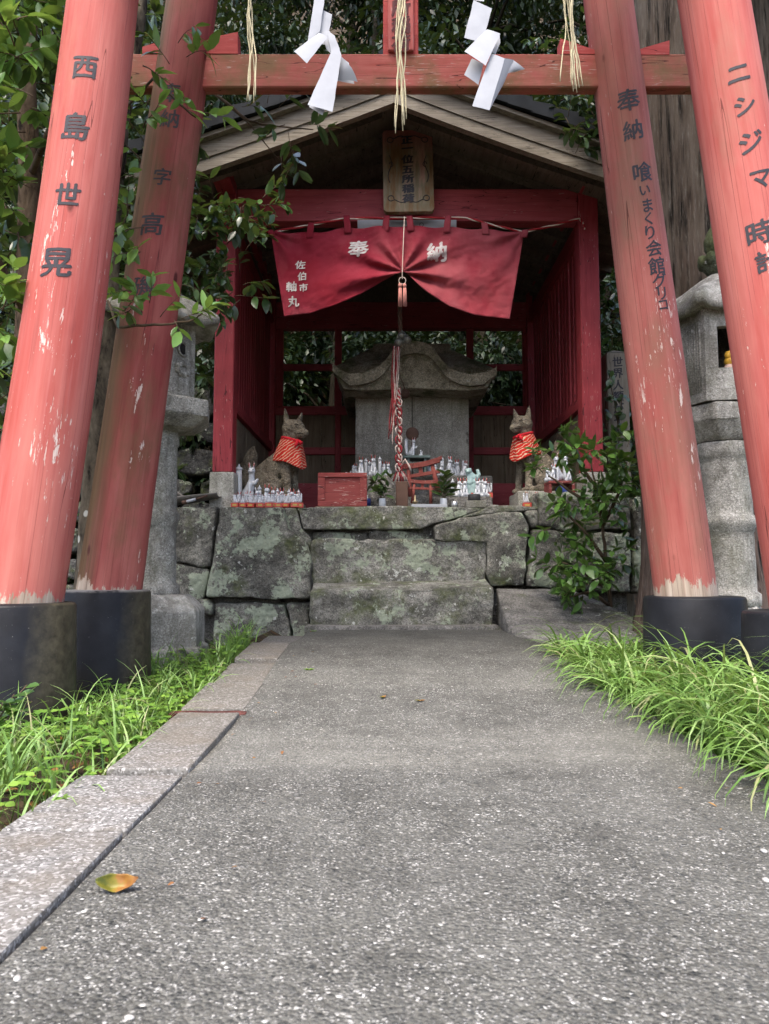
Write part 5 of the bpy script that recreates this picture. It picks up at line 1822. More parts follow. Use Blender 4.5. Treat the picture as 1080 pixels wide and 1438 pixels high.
rng = random.Random(3)
G1 = "white fox figurines crowded on the left of the floor's edge"
for i, u in enumerate((331, 341, 353, 365, 378, 391, 402, 414)):
    o = figurine('plinth', u, 709, 5.47, rng.uniform(-.3, .3), rng.uniform(.098, .115), "small white fox on a red plinth in the front row of the left crowd", G1, i % 2 == 0)
    o.location.z = PZ
    o = figurine('plinth', u + 5.5, 708, 5.51, rng.uniform(-.5, .5), rng.uniform(.095, .125), "small white fox on a red plinth squeezed into the second row of the left crowd", G1 + ", second row", i % 3 == 0)
    o.location.z = PZ
for u, h, k in ((337, .13, 'tall'), (349, .135, 'tall'), (360, .16, 'plain'), (374, .185, 'tall'), (383, .165, 'tall'), (391, .13, 'lean'), (397, .155, 'tall'), (411, .15, 'tall'), (418, .13, 'lean')):
    o = figurine(k, u, 705, 5.60, rng.uniform(-.4, .4), h, "white porcelain fox with red ears standing behind the plinths of the left crowd", G1 + ", back row", u % 2 == 0)
    o.location.z = PZ
# the big white fox: a thing with parts
def big_fox(u, v, d, h, flip, label, rz_=0.0):
    c_ = P(u, v, d); c_.z = v if False else c_.z
    L = thing("porcelain_fox", label, "figurine", tuple(c_))
    L.rotation_euler = (0, 0, rz_); L.scale = (-h if flip else h, h, h)
    mb = MB()
    p = lambda x, y, z: (x, y, z)
    b = blend_body("body", MT['porcelain'], L, [
        ('e', (0, .02, .17), (.17, .15, .17)), ('c', (.03, 0, .25), (.10, -.03, .50), .14, .085), ('c', (.10, -.03, .5), (.10, -.05, .70), .085, .07), ('e', (.10, -.07, .755), (.095, .10, .085)),
        ('c', (.10, -.13, .74), (.11, -.22, .715), .05, .022), ('t', [(.13, -.05, .42), (.20, -.12, .44), (.26, -.14, .52)], [.06, .05, .035]), ('t', [(.06, -.11, .40), (.07, -.14, .2), (.07, -.14, .03)], [.055, .04, .045]),
        ('k', (.055, -.05, .81), (.03, -.05, 1.0), .05, .5), ('k', (.145, -.05, .81), (.165, -.05, 1.0), .05, .5)], .014, 4)
    mb = MB()
    mb.tube([(-.12, .10, .04), (-.24, .12, .20), (-.26, .12, .50), (-.26, .12, .80)], [.06, .075, .085, .075], 14)
    mb.ball((-.26, .12, .83), .095, 12, 0, (1, 1, .6)); mb.tube([(-.26, .12, .85), (-.26, .12, .96)], [.06, .008], 10)
    mb.build("tail", MT['porcelain'], L, local=True)
    for s, x in ((-1, .047), (1, .152)):
        mb = MB(); mb.tube([(x, -.09, .82), (x + s * .012, -.085, .91), (x + s * .012, -.075, .975)], [.018, .03, .004], 8, flat=.4); mb.build("inner_ear", MT['redglaze'], b, local=True)
        mb = MB(); mb.tube([(x - .02, -.155, .775), (x, -.16, .785), (x + .02, -.148, .78)], .006, 5); mb.build("eye", MT['ink'], b, local=True)
    return L


big_fox(348, 703, 5.66, .29, False, "largest white porcelain fox with a raised paw, beside the left base stone")
big_fox(785, 676, 5.5, .21, True, "white porcelain fox with red ears on the little red stand by the shrub")
q = P(781, 690, 5.5)
st_ = thing("red_stand", "little red lacquered stand with a blue roundel under white foxes by the shrub", "stand", (q.x, 5.5, q.z))
z0, z1 = P(781, 698, 5.5).z, P(781, 677, 5.5).z
x0, x1 = XU(768, 690, 5.5), XU(804, 690, 5.5)
mb = MB(); mb.box((x0, 5.42, z1 - .02), (x1, 5.6, z1)); mb.build("top", MT['oldred'], st_)
for a in (x0, x1 - .02):
    mb = MB(); mb.box((a, 5.42, z0), (a + .02, 5.6, z1 - .021)); mb.build("leg", MT['oldred'], st_)
mb = MB(); mb.lathe([(.045, 0), (.04, .008)], 24, (0, 0, 0), 0, True, Matrix.Translation(((x0 + x1) / 2, 5.44, (z0 + z1) / 2 - .02)) @ Matrix.Rotation(R(90), 4, 'X')); mb.build("roundel", MT['blue'], st_)
for u, h in ((769, .10), (775, .13), (798, .11)):
    o = figurine('plain' if u == 769 else 'lean', u, 677, 5.48, .2, h, "small white fox beside the large one on the little red stand", "white foxes on the little red stand", False)
    o.location.z = z1
for u in (740, 753):
    o = figurine('plinth', u, 711, 5.52, .1 * (u - 746) / 6, .125, "small white fox on a red plinth before the right fox statue's block", "pair of white foxes before the right statue", u == 740)
    o.location.z = PZ
# stepped shelf of the central altar
sh = thing("offering_shelf", "low grey stepped shelf for offerings before the stone shrine", "shelf", (XU(570, 700, 6), 6.0, FLOOR))
zs = ZV(668, 5.98)
v, f = boxvf((XU(483, 690, 5.95), 5.95, FLOOR), (XU(655, 690, 5.95), 6.3, zs)); rough_solid("step", MT['slope'], sh, v, f, .006, .06, .002, 9, 2)
v, f = boxvf((XU(515, 690, 5.75), 5.72, FLOOR), (XU(690, 690, 5.75), 5.945, ZV(698, 5.75))); rough_solid("step", MT['slope'], sh, v, f, .006, .06, .002, 9, 3)
G2 = "white foxes along the altar shelf"
for u, h, k in ((488, .07, 'lean'), (496, .075, 'plain'), (500, .13, 'tall'), (507, .16, 'tall'), (517, .155, 'lean'), (525, .175, 'tall'), (533, .12, 'lean'), (539, .15, 'tall'), (546, .12, 'lean'), (603, .12, 'lean'), (610, .16, 'tall'), (618, .12, 'plain'), (630, .165, 'tall'), (637, .13, 'plain'), (643, .155, 'tall'), (651, .13, 'lean')):
    o = figurine(k, u, 668, 6.05 + .08 * (u % 3), rng.uniform(-.7, .7), h, "white porcelain fox with red ears standing on the altar's upper shelf", G2, u % 2 == 0)
    o.location.z = zs
G3 = "white foxes at the right end of the altar"
for i, u in enumerate((644, 648, 653, 666, 671, 676, 681, 686)):
    o = figurine('plinth' if i % 2 else 'tall', u, 698, 5.80 + .05 * (i % 2), rng.uniform(-.4, .4), .135 if i % 2 else .15, "small white fox on the altar's lower step at its right end", G3, i % 3 == 0)
    o.location.z = ZV(698, 5.75)
# red offering box
bx = thing("offering_box", "worn dull red wooden offering box left of the altar", "box", (XU(481, 700, 5.55), 5.6, PZ))
a, b = P(447, 707, 5.52), P(515, 665, 5.52)
mb = MB(); mb.box((a.x, 5.52, PZ + .03), (b.x, 5.76, b.z), 0, .005); mb.build("body", MT['oldred'], bx)
for (p0, p1) in (((a.x - .003, b.z - .028), (b.x + .003, b.z + .004)), ((a.x - .003, PZ + .012), (b.x + .003, PZ + .052))):
    mb = MB(); mb.box((p0[0], 5.505, p0[1]), (p1[0], 5.517, p1[1]), 0, .003); mb.build("front_rail", MT['oldred'], bx)
for x in (a.x - .003, b.x - .048):
    mb = MB(); mb.box((x, 5.506, PZ + .054), (x + .05, 5.518, b.z - .030), 0, .003); mb.build("front_stile", MT['oldred'], bx)
mb = MB(); mb.box((a.x - .02, 5.50, PZ - .002), (b.x + .02, 5.78, PZ + .010), 0, .003); mb.build("foot_board", MT['darkz'], bx)
# vases with evergreen sprigs
for u, lab in ((537, "left white vase at the altar's edge, below a bunch of dark leaves"), (623, "right white vase at the altar's edge, below a bunch of dark leaves")):
    c_ = P(u, 711, 5.56); c_.z = PZ
    mb = MB(); mb.lathe([(.022, 0), (.026, .004), (.027, .06), (.024, .068), (.027, .074), (.022, .074), (.020, .05)], 20, c_)
    tag(mb.build("vase", MT['porcelain'], None, loc=tuple(c_)), lab, "vase", "white vases at the altar's edge")
    sp = thing("sakaki_bunch", lab.split(" white vase")[0] + " bunch of dark evergreen leaves standing in a small white vase", "foliage", (c_.x, c_.y, c_.z + .05), "evergreen bunches in the vases")
    lv, wd = Leaves(), MB()
    r2 = random.Random(u)
    for k in range(7):
        a = k * .9
        spray(lv, wd, c_ + Vector((0, 0, .05)), (math.cos(a) * .32, math.sin(a) * .28, 1), r2.uniform(.12, .22), 7, .095, r2, .002, .1, .40)
    wd.build("stems", MT['twig'], sp); lv.build("leaves", MT['leafdark'], sp)
# miniature gates
def mini_gate(u, v, d, w_, h, roll, m, label, group=None):
    c_ = P(u, v, d)
    L = thing("miniature_torii", label, "miniature gate", tuple(c_), group)
    L.rotation_euler = (0, roll, R(-6))
    for s in (-1, 1):
        mb = MB(); mb.tube([(s * w_ * .42, 0, 0), (s * w_ * .36, 0, h * .86)], [w_ * .075, w_ * .06], 12); mb.build("pillar", m, L, local=True)
    mb = MB(); mb.box((-w_ * .56, -w_ * .05, h * .60), (w_ * .56, w_ * .05, h * .70), 0, .002); mb.build("tie_beam", m, L, local=True)
    mb = MB()
    k = 10
    for (lo_, hi_, hw_) in ((.86, .925, .60), (.928, 1.0, .68)):
        pts = [(w_ * hw_ * (2 * i / k - 1), h * (lo_ + .05 * (2 * i / k - 1) ** 2)) for i in range(k + 1)] + [(w_ * hw_ * (1 - 2 * i / k), h * (hi_ + .07 * (1 - 2 * i / k) ** 2)) for i in range(k + 1)]
        mb.prism(pts, -w_ * .09, w_ * .09)
    mb.build("lintel", m, L, local=True)
    mb = MB(); mb.box((-w_ * .06, -w_ * .035, h * .702), (w_ * .06, w_ * .035, h * .858), 0, .001); mb.build("strut", m, L, local=True)


MT['minired'] = m_wood("old_red_lacquer", (.16, .035, .028), (.25, .07, .055), (7, 7, .7), chips=.4)
q = P(592, 706, 5.62)
mini_gate(592, 707, 5.66, .165, .17, R(3), MT['minired'], "lower miniature red torii gate standing on the altar's edge", "miniature red gates on the altar")
mini_gate(597, 698, 5.86, .26, .27, R(-9), MT['minired'], "larger crooked miniature red torii gate leaning on the altar", "miniature red gates on the altar")
gs = thing("green_stand", "small grey-green stand carrying the white fox and mirror disc", "stand", tuple(P(585, 668, 6.0)))
z1 = ZV(641, 6.0); x0, x1 = XU(566, 650, 6.0), XU(604, 650, 6.0)
mb = MB(); mb.box((x0, 5.93, z1 - .022), (x1, 6.12, z1)); mb.build("top", MT['verdigris'], gs)
mb = MB(); mb.box((x0 + .03, 5.95, z1 - .075), (x1 - .03, 5.965, z1 - .055)); mb.build("rail", MT['verdigris'], gs)
for x in (x0 + .03, x1 - .05):
    mb = MB(); mb.box((x, 5.945, zs), (x + .02, 6.10, z1 - .023)); mb.build("leg", MT['verdigris'], gs)
big_fox(578, 641, 6.02, .155, False, "white fox on the green stand before the brown mirror disc", .2)
c_ = P(579, 609, 6.12)
mr = thing("mirror_disc", "round brown mirror disc above the white fox on the green stand", "mirror", (c_.x, c_.y, z1))
mb = MB(); mb.lathe([(.049, -.006), (.053, 0), (.049, .006)], 28, (0, 0, 0), 0, True, Matrix.Translation(c_) @ Matrix.Rotation(R(90), 4, 'X')); mb.build("disc", MT['rust'], mr)
mb = MB(); mb.tube([(c_.x, c_.y, z1), (c_.x, c_.y, c_.z - .05)], .007, 8); mb.lathe([(.035, 0), (.03, .01), (.01, .016)], 16, (c_.x, c_.y, z1)); mb.build("foot", MT['rust'], mr)
o = figurine('plain', 591, 641, 5.99, .3, .055, "tiny white fox at the right edge of the green stand", None); o.location.z = z1
# the rest of the things along the edge
c_ = P(565, 709, 5.6)
wp = thing("wooden_block", "short dark brown wooden tablet standing under the bell rope", "tablet", (c_.x, c_.y, PZ))
mb = MB(); mb.box((XU(556, 700, 5.6), 5.6, PZ), (XU(573, 700, 5.6), 5.64, ZV(676, 5.6)), 0, .004); mb.build("tablet", MT['rust'], wp)
mb = MB(); mb.box((XU(552, 700, 5.6), 5.58, PZ - .001), (XU(577, 700, 5.6), 5.66, PZ + .012), 0, .003); mb.build("foot", MT['darkz'], wp)
c_ = P(583, 706, 5.5); c_.z = PZ + .004
mb = MB(); mb.lathe([(.028, 0), (.030, .006), (.012, .016), (.010, .028), (.020, .036), (.022, .044), (.008, .050), (.006, .085), (.001, .09)], 20, c_)
tag(mb.build("candle_holder", MT['brass'], None, loc=tuple(c_)), "small tarnished brass candle holder before the miniature gates", "candle holder")
ty = thing("white_tray", "low white tray lying along the altar's edge by the right vase", "tray", tuple(P(604, 711, 5.5)))
a, b = P(578, 712, 5.45), P(628, 706, 5.45)
mb = MB(); mb.box((a.x, 5.44, PZ), (b.x, 5.54, PZ + .004), 0, .001)
mb.build("base", MT['paper'], ty)
for lo_, hi_ in (((a.x, 5.44), (b.x, 5.445)), ((a.x, 5.535), (b.x, 5.54))):
    mb = MB(); mb.box((*lo_, PZ + .0042), (*hi_, PZ + .022), 0, .001); mb.build("rim", MT['paper'], ty)
MT['steel'] = m_plain("scuffed_steel", (.55, .55, .54), .3, .5, metal=.8)
for u, lab in ((638.5, "small steel cup with a ribbed band at the altar's edge"),):
    c_ = P(u, 711, 5.5); c_.z = PZ
    mb = MB(); mb.lathe([(.017, 0), (.020, .003), (.021, .020), (.022, .023), (.021, .026), (.022, .048), (.019, .048), (.018, .01)], 20, c_)
    tag(mb.build("cup", MT['steel'], None, loc=tuple(c_)), lab, "cup")
c_ = P(516, 708, 5.68); c_.z = PZ
cn = thing("drink_can", "small blue and white can beside the red offering box", "can", tuple(c_))
mb = MB(); mb.lathe([(.021, .0), (.025, .006), (.025, .105), (.021, .112), (.0, .112)], 20, c_); mb.build("can_body", MT['steel'], cn)
mb = MB(); mb.lathe([(.0256, .03), (.0256, .085)], 20, c_); mb.build("label_band", MT['blue'], cn)
MT['greyblock'] = m_granite("incense_block", .8, .3)
v, f = boxvf((XU(655, 710, 5.48), 5.47, PZ), (XU(683, 710, 5.48), 5.60, ZV(703, 5.48)))
tag(rough_solid("incense_stone", MT['greyblock'], None, v, f, .004, .03, .002, 9, 3, loc=(XU(669, 710, 5.48), 5.53, PZ)), "square grey stone block under the dark bowl", "block")
c_ = P(666, 703, 5.53); c_.z = ZV(703, 5.48)
mb = MB(); mb.lathe([(.040, 0), (.045, .004), (.046, .045), (.042, .050), (.038, .046), (.036, .012)], 24, c_, 0)
MT['darkclay'] = m_plain("dark_clay", (.035, .035, .035), .6, .3)
tag(mb.build("incense_bowl", MT['darkclay'], None, loc=tuple(c_)), "dark round incense bowl on the square grey block", "bowl")
v, f = boxvf((XU(684, 711, 5.52), 5.5, PZ), (XU(700, 711, 5.52), 5.64, ZV(709, 5.5)))
tag(rough_solid("flat_stone", MT['slope'], None, v, f, .004, .03, .003, 9, 5, loc=(XU(692, 711, 5.5), 5.55, PZ)), "small flat grey stone right of the incense block", "stone")
# glazed lion
c_ = P(662, 683, 5.85); c_.z = ZV(683, 5.85)
li = thing("glazed_lion", "pale green glazed guardian lion on a plinth right of the right vase", "figurine", tuple(c_))
mb = MB(); mb.box((-.048, -.035, -.085), (.048, .05, .018), 0, .004); mb.build("plinth", MT['celadon'], li, local=True)
blend_body("body", MT['celadon'], li, [('e', (.01, .0, .065), (.035, .032, .035)), ('c', (.01, 0, .07), (-.018, -.01, .10), .03, .026), ('e', (-.022, -.018, .115), (.027, .026, .025)), ('e', (-.03, -.04, .108), (.014, .012, .012)),
           ('t', [(-.022, -.022, .08), (-.026, -.028, .04), (-.026, -.03, .02)], [.013, .011, .012]), ('t', [(-.005, -.02, .08), (-.008, -.028, .04), (-.008, -.03, .02)], [.013, .011, .012]),
           ('e', (.02, -.02, .035), (.02, .014, .02)), ('e', (.02, .02, .035), (.02, .014, .02)), ('t', [(.04, 0, .05), (.058, 0, .09), (.05, 0, .12), (.04, 0, .125)], [.012, .017, .014, .006]),
           ('e', (-.01, -.0, .132), (.014, .014, .01)), ('e', (-.04, -.0, .128), (.008, .01, .008))], .004, 2)
# tin dustpan left on the wall
c_ = P(275, 705, 5.45); c_.z = cz + .004
dp = thing("dustpan", "grey-brown tin dustpan lying on the wall beside the left base stone", "dustpan", tuple(c_))
mb = MB()


def pan(s, t):
    x = XU(232, 700, 5.45) + (XU(308, 700, 5.45) - XU(232, 700, 5.45)) * s
    w_ = .12 * (1 - .35 * max(0, s - .6) / .4)
    lip = .055 * (abs(2 * t - 1) ** 3) * (1 - s * .6)
    return Vector((x, 5.45 + (t - .5) * 2 * w_, cz + .012 + .075 * s ** 1.4 * .9 + lip))


mb.grid(pan, 24, 14)
po = mb.build("pan", MT['plastic'], dp); md = po.modifiers.new("thickness", 'SOLIDIFY'); md.thickness = .004
mb = MB()
mb.tube([(XU(236, 700, 5.4), 5.36 + .02 * math.cos(a), cz + .02 + .11 * math.sin(a)) if False else (XU(240, 700, 5.38) + .10 * math.cos(a), 5.40, cz + .01 + .10 * math.sin(a)) for a in [R(10 + 15 * k) for k in range(11)]], .008, 8)
mb.build("hoop", MT['plastic'], dp)
bh = thing("brush_handle", "pale handle of a small brush lying before the dustpan", "brush", tuple(P(268, 706, 5.34)))
mb = MB(); mb.tube([P(262, 704.5, 5.33), P(275, 701, 5.34)], .011, 10); mb.build("grip", MT['paper'], bh)
mb = MB(); mb.tube([P(275, 701, 5.34), P(291, 696, 5.36)], .007, 8); mb.build("shaft", MT['rust'], bh)
mb = MB(); mb.tube([P(256, 706, 5.33), P(262, 704.5, 5.33)], .013, 10); mb.build("end_cap", MT['rust'], bh)

# ------------------------------------------------------------------ weathered post on the right with painted words
DP = 6.1
a, b = P(857, 720, DP), P(882, 488, DP)
wpz = thing("memorial_post", "weathered grey wooden post with black characters, wrapped in ivy right of the hall", "post", ((a.x + b.x) / 2, DP, ground_z(1.9, DP)))
MT['postwood'] = m_wood("weathered_grey_post", (.14, .12, .09), (.27, .25, .20), (7, 7, .5))
mb = MB()
hw = (b.x - a.x) / 2; cx = (a.x + b.x) / 2
mb.box((cx - hw, DP, .1), (cx + hw, DP + 2 * hw, b.z - .04), 0, .006)
t_ = b.z - .0398
mb.add([(cx - hw, DP, t_), (cx + hw, DP, t_), (cx + hw, DP + 2 * hw, t_), (cx - hw, DP + 2 * hw, t_), (cx, DP + hw, b.z)], [[0, 1, 4], [1, 2, 4], [2, 3, 4], [3, 0, 4]])
pw = mb.build("shaft", MT['postwood'], wpz)
for i, ch in enumerate("世界人類が平和でありますように"):
    q = P(869, 508 + i * 16.2, DP)
    mb = MB(); write(mb, ch, lambda x, y, q=q: (cx + x, DP - .003, q.z + y), .088, .03, .3)
    mb.build("lettering", MT['ink'], pw)
# ------------------------------------------------------------------ dry-stone bank behind the left lantern
rw = thing("stone_bank", "dark dry-stone retaining bank behind the left lantern", "wall", (-2.4, 8.0, .2))
rng = random.Random(21)
z = .15
row = 0
bank = []
while z < 2.3:
    hh_ = rng.uniform(.22, .36)
    x = -4.6 + rng.uniform(0, .3)
    while x < -1.62:
        ww = rng.uniform(.28, .55)
        bank.append((x, z, min(ww, -1.45 - x), hh_)); x += ww + .02
    z += hh_ + .02; row += 1
for i, (x, z, ww, hh_) in enumerate(bank):
    y0 = 8.05 + .10 * z
    vs = []
    for yy, sc_ in ((y0, .92), (y0 + .35, 1)):
        for k in range(7):
            a = 2 * math.pi * k / 7 + rng.uniform(-.2, .2) + i
            ex = math.copysign(abs(math.cos(a)) ** .6, math.cos(a)); ez = math.copysign(abs(math.sin(a)) ** .6, math.sin(a))
            if yy == y0: vs.append((x + ww / 2 + ex * ww * .5 * sc_, yy, z + hh_ / 2 + ez * hh_ * .5 * sc_))
            else: vs.append((vs[k][0], yy, vs[k][2]))
    fs = [list(range(7)), list(range(7, 14))] + [[k, (k + 1) % 7, 7 + (k + 1) % 7, 7 + k] for k in range(7)]
    rough_solid("bank_stone", MT['rubble'], rw, vs, fs, .03, .12, .015, 5, i)

# ------------------------------------------------------------------ cedars on the right
def cedar(name, x, y, r_, lean, label, seed, zt=11.0):
    g0 = ground_z(x, y) - .25
    L = thing(name, label, "tree", (x, y, g0), "cedar trunks right of the path")
    n, k = 150, 130
    vs = []
    for j in range(k + 1):
        t = j / k
        zz = g0 + (zt - g0) * t ** 1.5
        h = zz - g0 - .2
        fl = 1 + .42 * math.exp(-max(0, h) / .28)
        for i in range(n):
            a = 2 * math.pi * i / n
            rib = noise.noise(Vector((math.cos(a) * 1.2, math.sin(a) * 1.2, seed))) * .06 + (fl - 1) * .35 * noise.noise(Vector((math.cos(a) * 2.6, math.sin(a) * 2.6, seed + 4)))
            strip = noise.noise(Vector((math.cos(a) * 8, math.sin(a) * 8, zz * .55 + seed)))
            strip = (1 - abs(strip) * 2) ** 2 * -.035 + .016 * noise.noise(Vector((math.cos(a) * 18, math.sin(a) * 18, zz * 1.6)))
            q = r_ * (1 - .035 * max(0, h)) * fl * (1 + rib + strip)
            vs.append((x + lean * max(0, h) + q * math.cos(a), y + q * math.sin(a), zz))
    mb = MB().add(vs, [[j * n + i, j * n + (i + 1) % n, (j + 1) * n + (i + 1) % n, (j + 1) * n + i] for j in range(k) for i in range(n)], 0, True)
    mb.build("trunk", MT['cedar'], L)
    lv, wd = Leaves(), MB()
    r2 = random.Random(seed)
    for b_ in range(26):
        zz = r2.uniform(5.4, zt)
        a = r2.uniform(0, 6.28)
        ln = r2.uniform(1.2, 2.4)
        p0 = Vector((x + lean * zz, y, zz)); d_ = Vector((math.cos(a), math.sin(a), -.15))
        pts = [p0 + d_ * ln * t - Vector((0, 0, .5 * t * t)) for t in (0, .3, .6, 1)]
        wd.tube(pts, [.05, .035, .02, .008], 6)
        for c_ in range(70):
            t = .25 + .75 * r2.random()
            q = p0 + d_ * ln * t - Vector((0, 0, .5 * t * t)) + rv(r2) * .28
            lv.add(q, (d_ + rv(r2) * .7).normalized(), (Vector((0, 0, 1)) + rv(r2) * .5).normalized(), r2.uniform(.18, .34), r2.uniform(.05, .10), .3, .1)
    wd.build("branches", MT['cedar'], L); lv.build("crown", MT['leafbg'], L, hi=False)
    return L


cedar("cedar_tree", 1.86, 4.50, .335, -.012, "thick cedar trunk with stringy brown bark behind the right lantern", 3)
cedar("cedar_tree", 3.05, 5.6, .40, -.01, "darker cedar trunk at the far right edge behind the nearer gate's pillar", 8)

# ------------------------------------------------------------------ background forest on the slope
MT['barkbg'] = m_plain('dark_bark', (.03, .025, .018), .95, .05)
protos = []
for k in range(3):
    r2 = random.Random(40 + k)
    L = thing("evergreen_tree", "x", "tree", (0, 0, 0))
    mb = MB()
    mb.tube([(0, 0, -.3), (.05, .02, .8), (.0 + .1 * k, .05, 1.8), (.1, 0, 3.0), (.12, .05, 4.2)], [.12, .10, .085, .06, .03], 9)
    lv = Leaves()
    cl = []
    for b_ in range(34):
        a = r2.uniform(0, 6.28); zz = r2.uniform(.5, 4.6); rr_ = (1.55 - abs(zz - 2.3) * .28) * math.sqrt(r2.uniform(.1, 1))
        c_ = Vector((rr_ * math.cos(a), rr_ * math.sin(a), zz)); cl.append(c_)
        mb.tube([(0.06, .03, max(.2, zz - .6)), c_ * .5 + Vector((0, 0, zz * .5 - .15)), c_], [.03, .02, .008], 5)
    for c_ in cl:
        sz = r2.uniform(.35, .62)
        for q in range(270):
            o_ = rv(r2) * sz * (r2.random() ** .45)
            o_.z *= .7
            dn = (o_.normalized() * .7 + rv(r2) * .8 + Vector((0, 0, -.25))).normalized()
            lv.add(c_ + o_, dn, (Vector((0, 0, 1)) + rv(r2) * .7).normalized(), r2.uniform(.09, .17), r2.uniform(.04, .07), .2, .2)
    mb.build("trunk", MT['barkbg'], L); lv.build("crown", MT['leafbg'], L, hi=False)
    protos.append(L)
r2 = random.Random(77)
spots = []
for (y, x0, x1, st) in ((9.4, -5.4, 5.2, 1.55), (11.4, -6.5, 6.8, 2.0), (13.8, -8, 8.5, 2.5), (16.8, -9, 10, 2.8), (20, -11, 12, 3.4)):
    x = x0
    while x < x1:
        spots.append((x + r2.uniform(-.4, .4), y + r2.uniform(-.4, .5))); x += st
for i, (x, y) in enumerate(spots):
    o = protos[i % 3] if i < 3 else copy_tree(protos[i % 3])
    o.location = (x, y, ground_z(x, y) - (.35 if y < 10.5 else .2))
    o.rotation_euler = (0, 0, r2.uniform(0, 6.28))
    s_ = r2.uniform(.85, 1.15) * (.85 if y < 10.5 else 1.2 if y < 15 else 1.6)
    o.scale = (s_, s_, s_)
    tag(o, "dark glossy evergreen tree on the slope behind the hall", "tree", "dark evergreen trees on the slope behind the hall")
# low growth on the slope
lv = Leaves()
for i in range(16000):
    x, y = r2.uniform(-7, 7.5), 8.6 + 11 * r2.random() ** 1.3
    z = ground_z(x, y) + r2.uniform(.0, .35)
    lv.add((x, y, z), (rv(r2) + Vector((0, -.3, .1))).normalized(), (Vector((0, -.3, 1)) + rv(r2) * .6).normalized(), r2.uniform(.09, .2), r2.uniform(.03, .05), .3, .2)
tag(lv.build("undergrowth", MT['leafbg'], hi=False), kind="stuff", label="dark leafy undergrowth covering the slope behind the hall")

# ------------------------------------------------------------------ camellias on the left
def tree_with(name, label, group, trunk_pts, rads, loc):
    L = thing(name, label, "tree", loc, group)
    mb = MB()
    mb.tube(trunk_pts, rads, 18)
    return L, mb


CAM = "broad-leaved trees crowding the left pillars"
# the lichened one between the pillars
L1 = thing("camellia_tree", "camellia with a lichen-spotted trunk between the two left pillars", "tree", tuple(P(130, 860, 4.0)), CAM)
r3 = random.Random(5)
mb = MB()
tp = [P(125, 880, 4.0), P(131, 800, 4.0), P(136, 700, 4.0), P(141, 560, 4.02), P(146, 450, 4.05), P(150, 330, 4.1), P(165, 180, 4.15), P(190, 20, 4.2), P(210, -150, 4.3)]
tfine, rf = [], []
for i in range(len(tp) - 1):
    for k in range(8):
        q = tp[i].lerp(tp[i + 1], k / 8)
        tfine.append(q + Vector((.006 * noise.noise(q * 5), .006 * noise.noise(q * 5 + Vector((3, 3, 3))), 0))); rf.append(.088 - .004 * (i + k / 8) + .004 * noise.noise(q * 7))
mb.tube(tfine, rf, 24)
mb.build("trunk", MT['bark'], L1)
lv, wd = Leaves(), MB()


def rnd_spray(lv, wd, ub, vb, db, n, r_, L=.08, ln=(.12, .26), nl=(7, 11), dirbias=(0, -.35, .1), wr=.003, ok=None):
    m = 0
    while m < n:
        u, v, d = r_.uniform(*ub), r_.uniform(*vb), r_.uniform(*db)
        if ok and not ok(u, v): continue
        m += 1
        spray(lv, wd, P(u, v, d), rv(r_) + Vector(dirbias), r_.uniform(*ln), r_.randint(*nl), L, r_, wr)


def branch(wd, pts, r0, r1):
    pts = [P(*q) for q in pts]
    fn_ = []
    for i in range(len(pts) - 1):
        for k in range(4): fn_.append(pts[i].lerp(pts[i + 1], k / 4) + rv(r3) * .004)
    fn_.append(pts[-1])
    wd.tube(fn_, [r0 + (r1 - r0) * i / (len(fn_) - 1) for i in range(len(fn_))], 6)
    return fn_


dk = Leaves()
# boughs hanging across the gable
for pts, n_ in (([(150, 60, 4.1), (215, 90, 3.85), (300, 130, 3.9), (350, 175, 4.0), (392, 225, 4.1)], 0), ([(300, 130, 3.9), (350, 170, 3.9), (385, 178, 3.95), (440, 182, 4.0)], 0),
                ([(150, 250, 4.1), (210, 300, 4.4), (280, 330, 4.6), (345, 305, 4.7)], 0), ([(160, 170, 4.1), (215, 110, 3.2), (250, 145, 3.1), (275, 165, 3.1)], 0),
                ([(150, 420, 4.05), (165, 460, 3.3), (215, 456, 3.15), (265, 452, 3.12), (285, 440, 3.1)], 0)):
    branch(wd, pts, .008, .003)
for (u, v, d, n, dv, ln) in ((392, 150, 3.95, 9, (.5, -.2, .25), .16), (425, 175, 3.98, 9, (1, -.2, .1), .15), (405, 185, 3.95, 8, (.2, -.3, -1), .2), (395, 215, 4.05, 10, (.2, -.2, -1), .20), (410, 205, 4.0, 8, (.4, -.2, -1), .16), (400, 175, 3.9, 8, (-.6, -.3, -.3), .15),
                             (375, 145, 4.0, 6, (.2, -.2, .6), .14), (340, 150, 3.9, 6, (.6, -.3, -.2), .15), (318, 120, 3.8, 7, (.4, -.3, .4), .15), (300, 100, 3.7, 7, (.3, -.3, .6), .14), (315, 65, 3.7, 4, (.4, -.3, .2), .12), (290, 75, 3.6, 5, (.6, -.2, .0), .12), (250, 60, 3.3, 7, (.4, -.4, .2), .14), (262, 80, 3.25, 7, (.5, -.4, .1), .13),
                             (255, 130, 3.12, 6, (.3, -.4, -.5), .12), (285, 158, 3.12, 6, (.7, -.3, -.2), .10), (238, 90, 3.2, 7, (-.4, -.4, .4), .14)):
    spray(dk if u > 285 else lv, wd, P(u, v, d), dv, ln, n, .10, r3, .002, .3, .40)
for (u, v, d, n, dv, ln) in ((255, 448, 3.12, 7, (1, -.3, .25), .13), (270, 442, 3.1, 7, (1, -.4, .3), .10), (225, 445, 3.14, 6, (.4, -.4, .5), .13), (200, 440, 3.18, 6, (-.2, -.4, .5), .13), (210, 425, 3.2, 6, (.3, -.4, .6), .12), (245, 450, 3.1, 4, (.3, -.4, -.8), .07)):
    spray(lv, wd, P(u, v, d), dv, ln, n, .088, r3, .002, .1, .42)
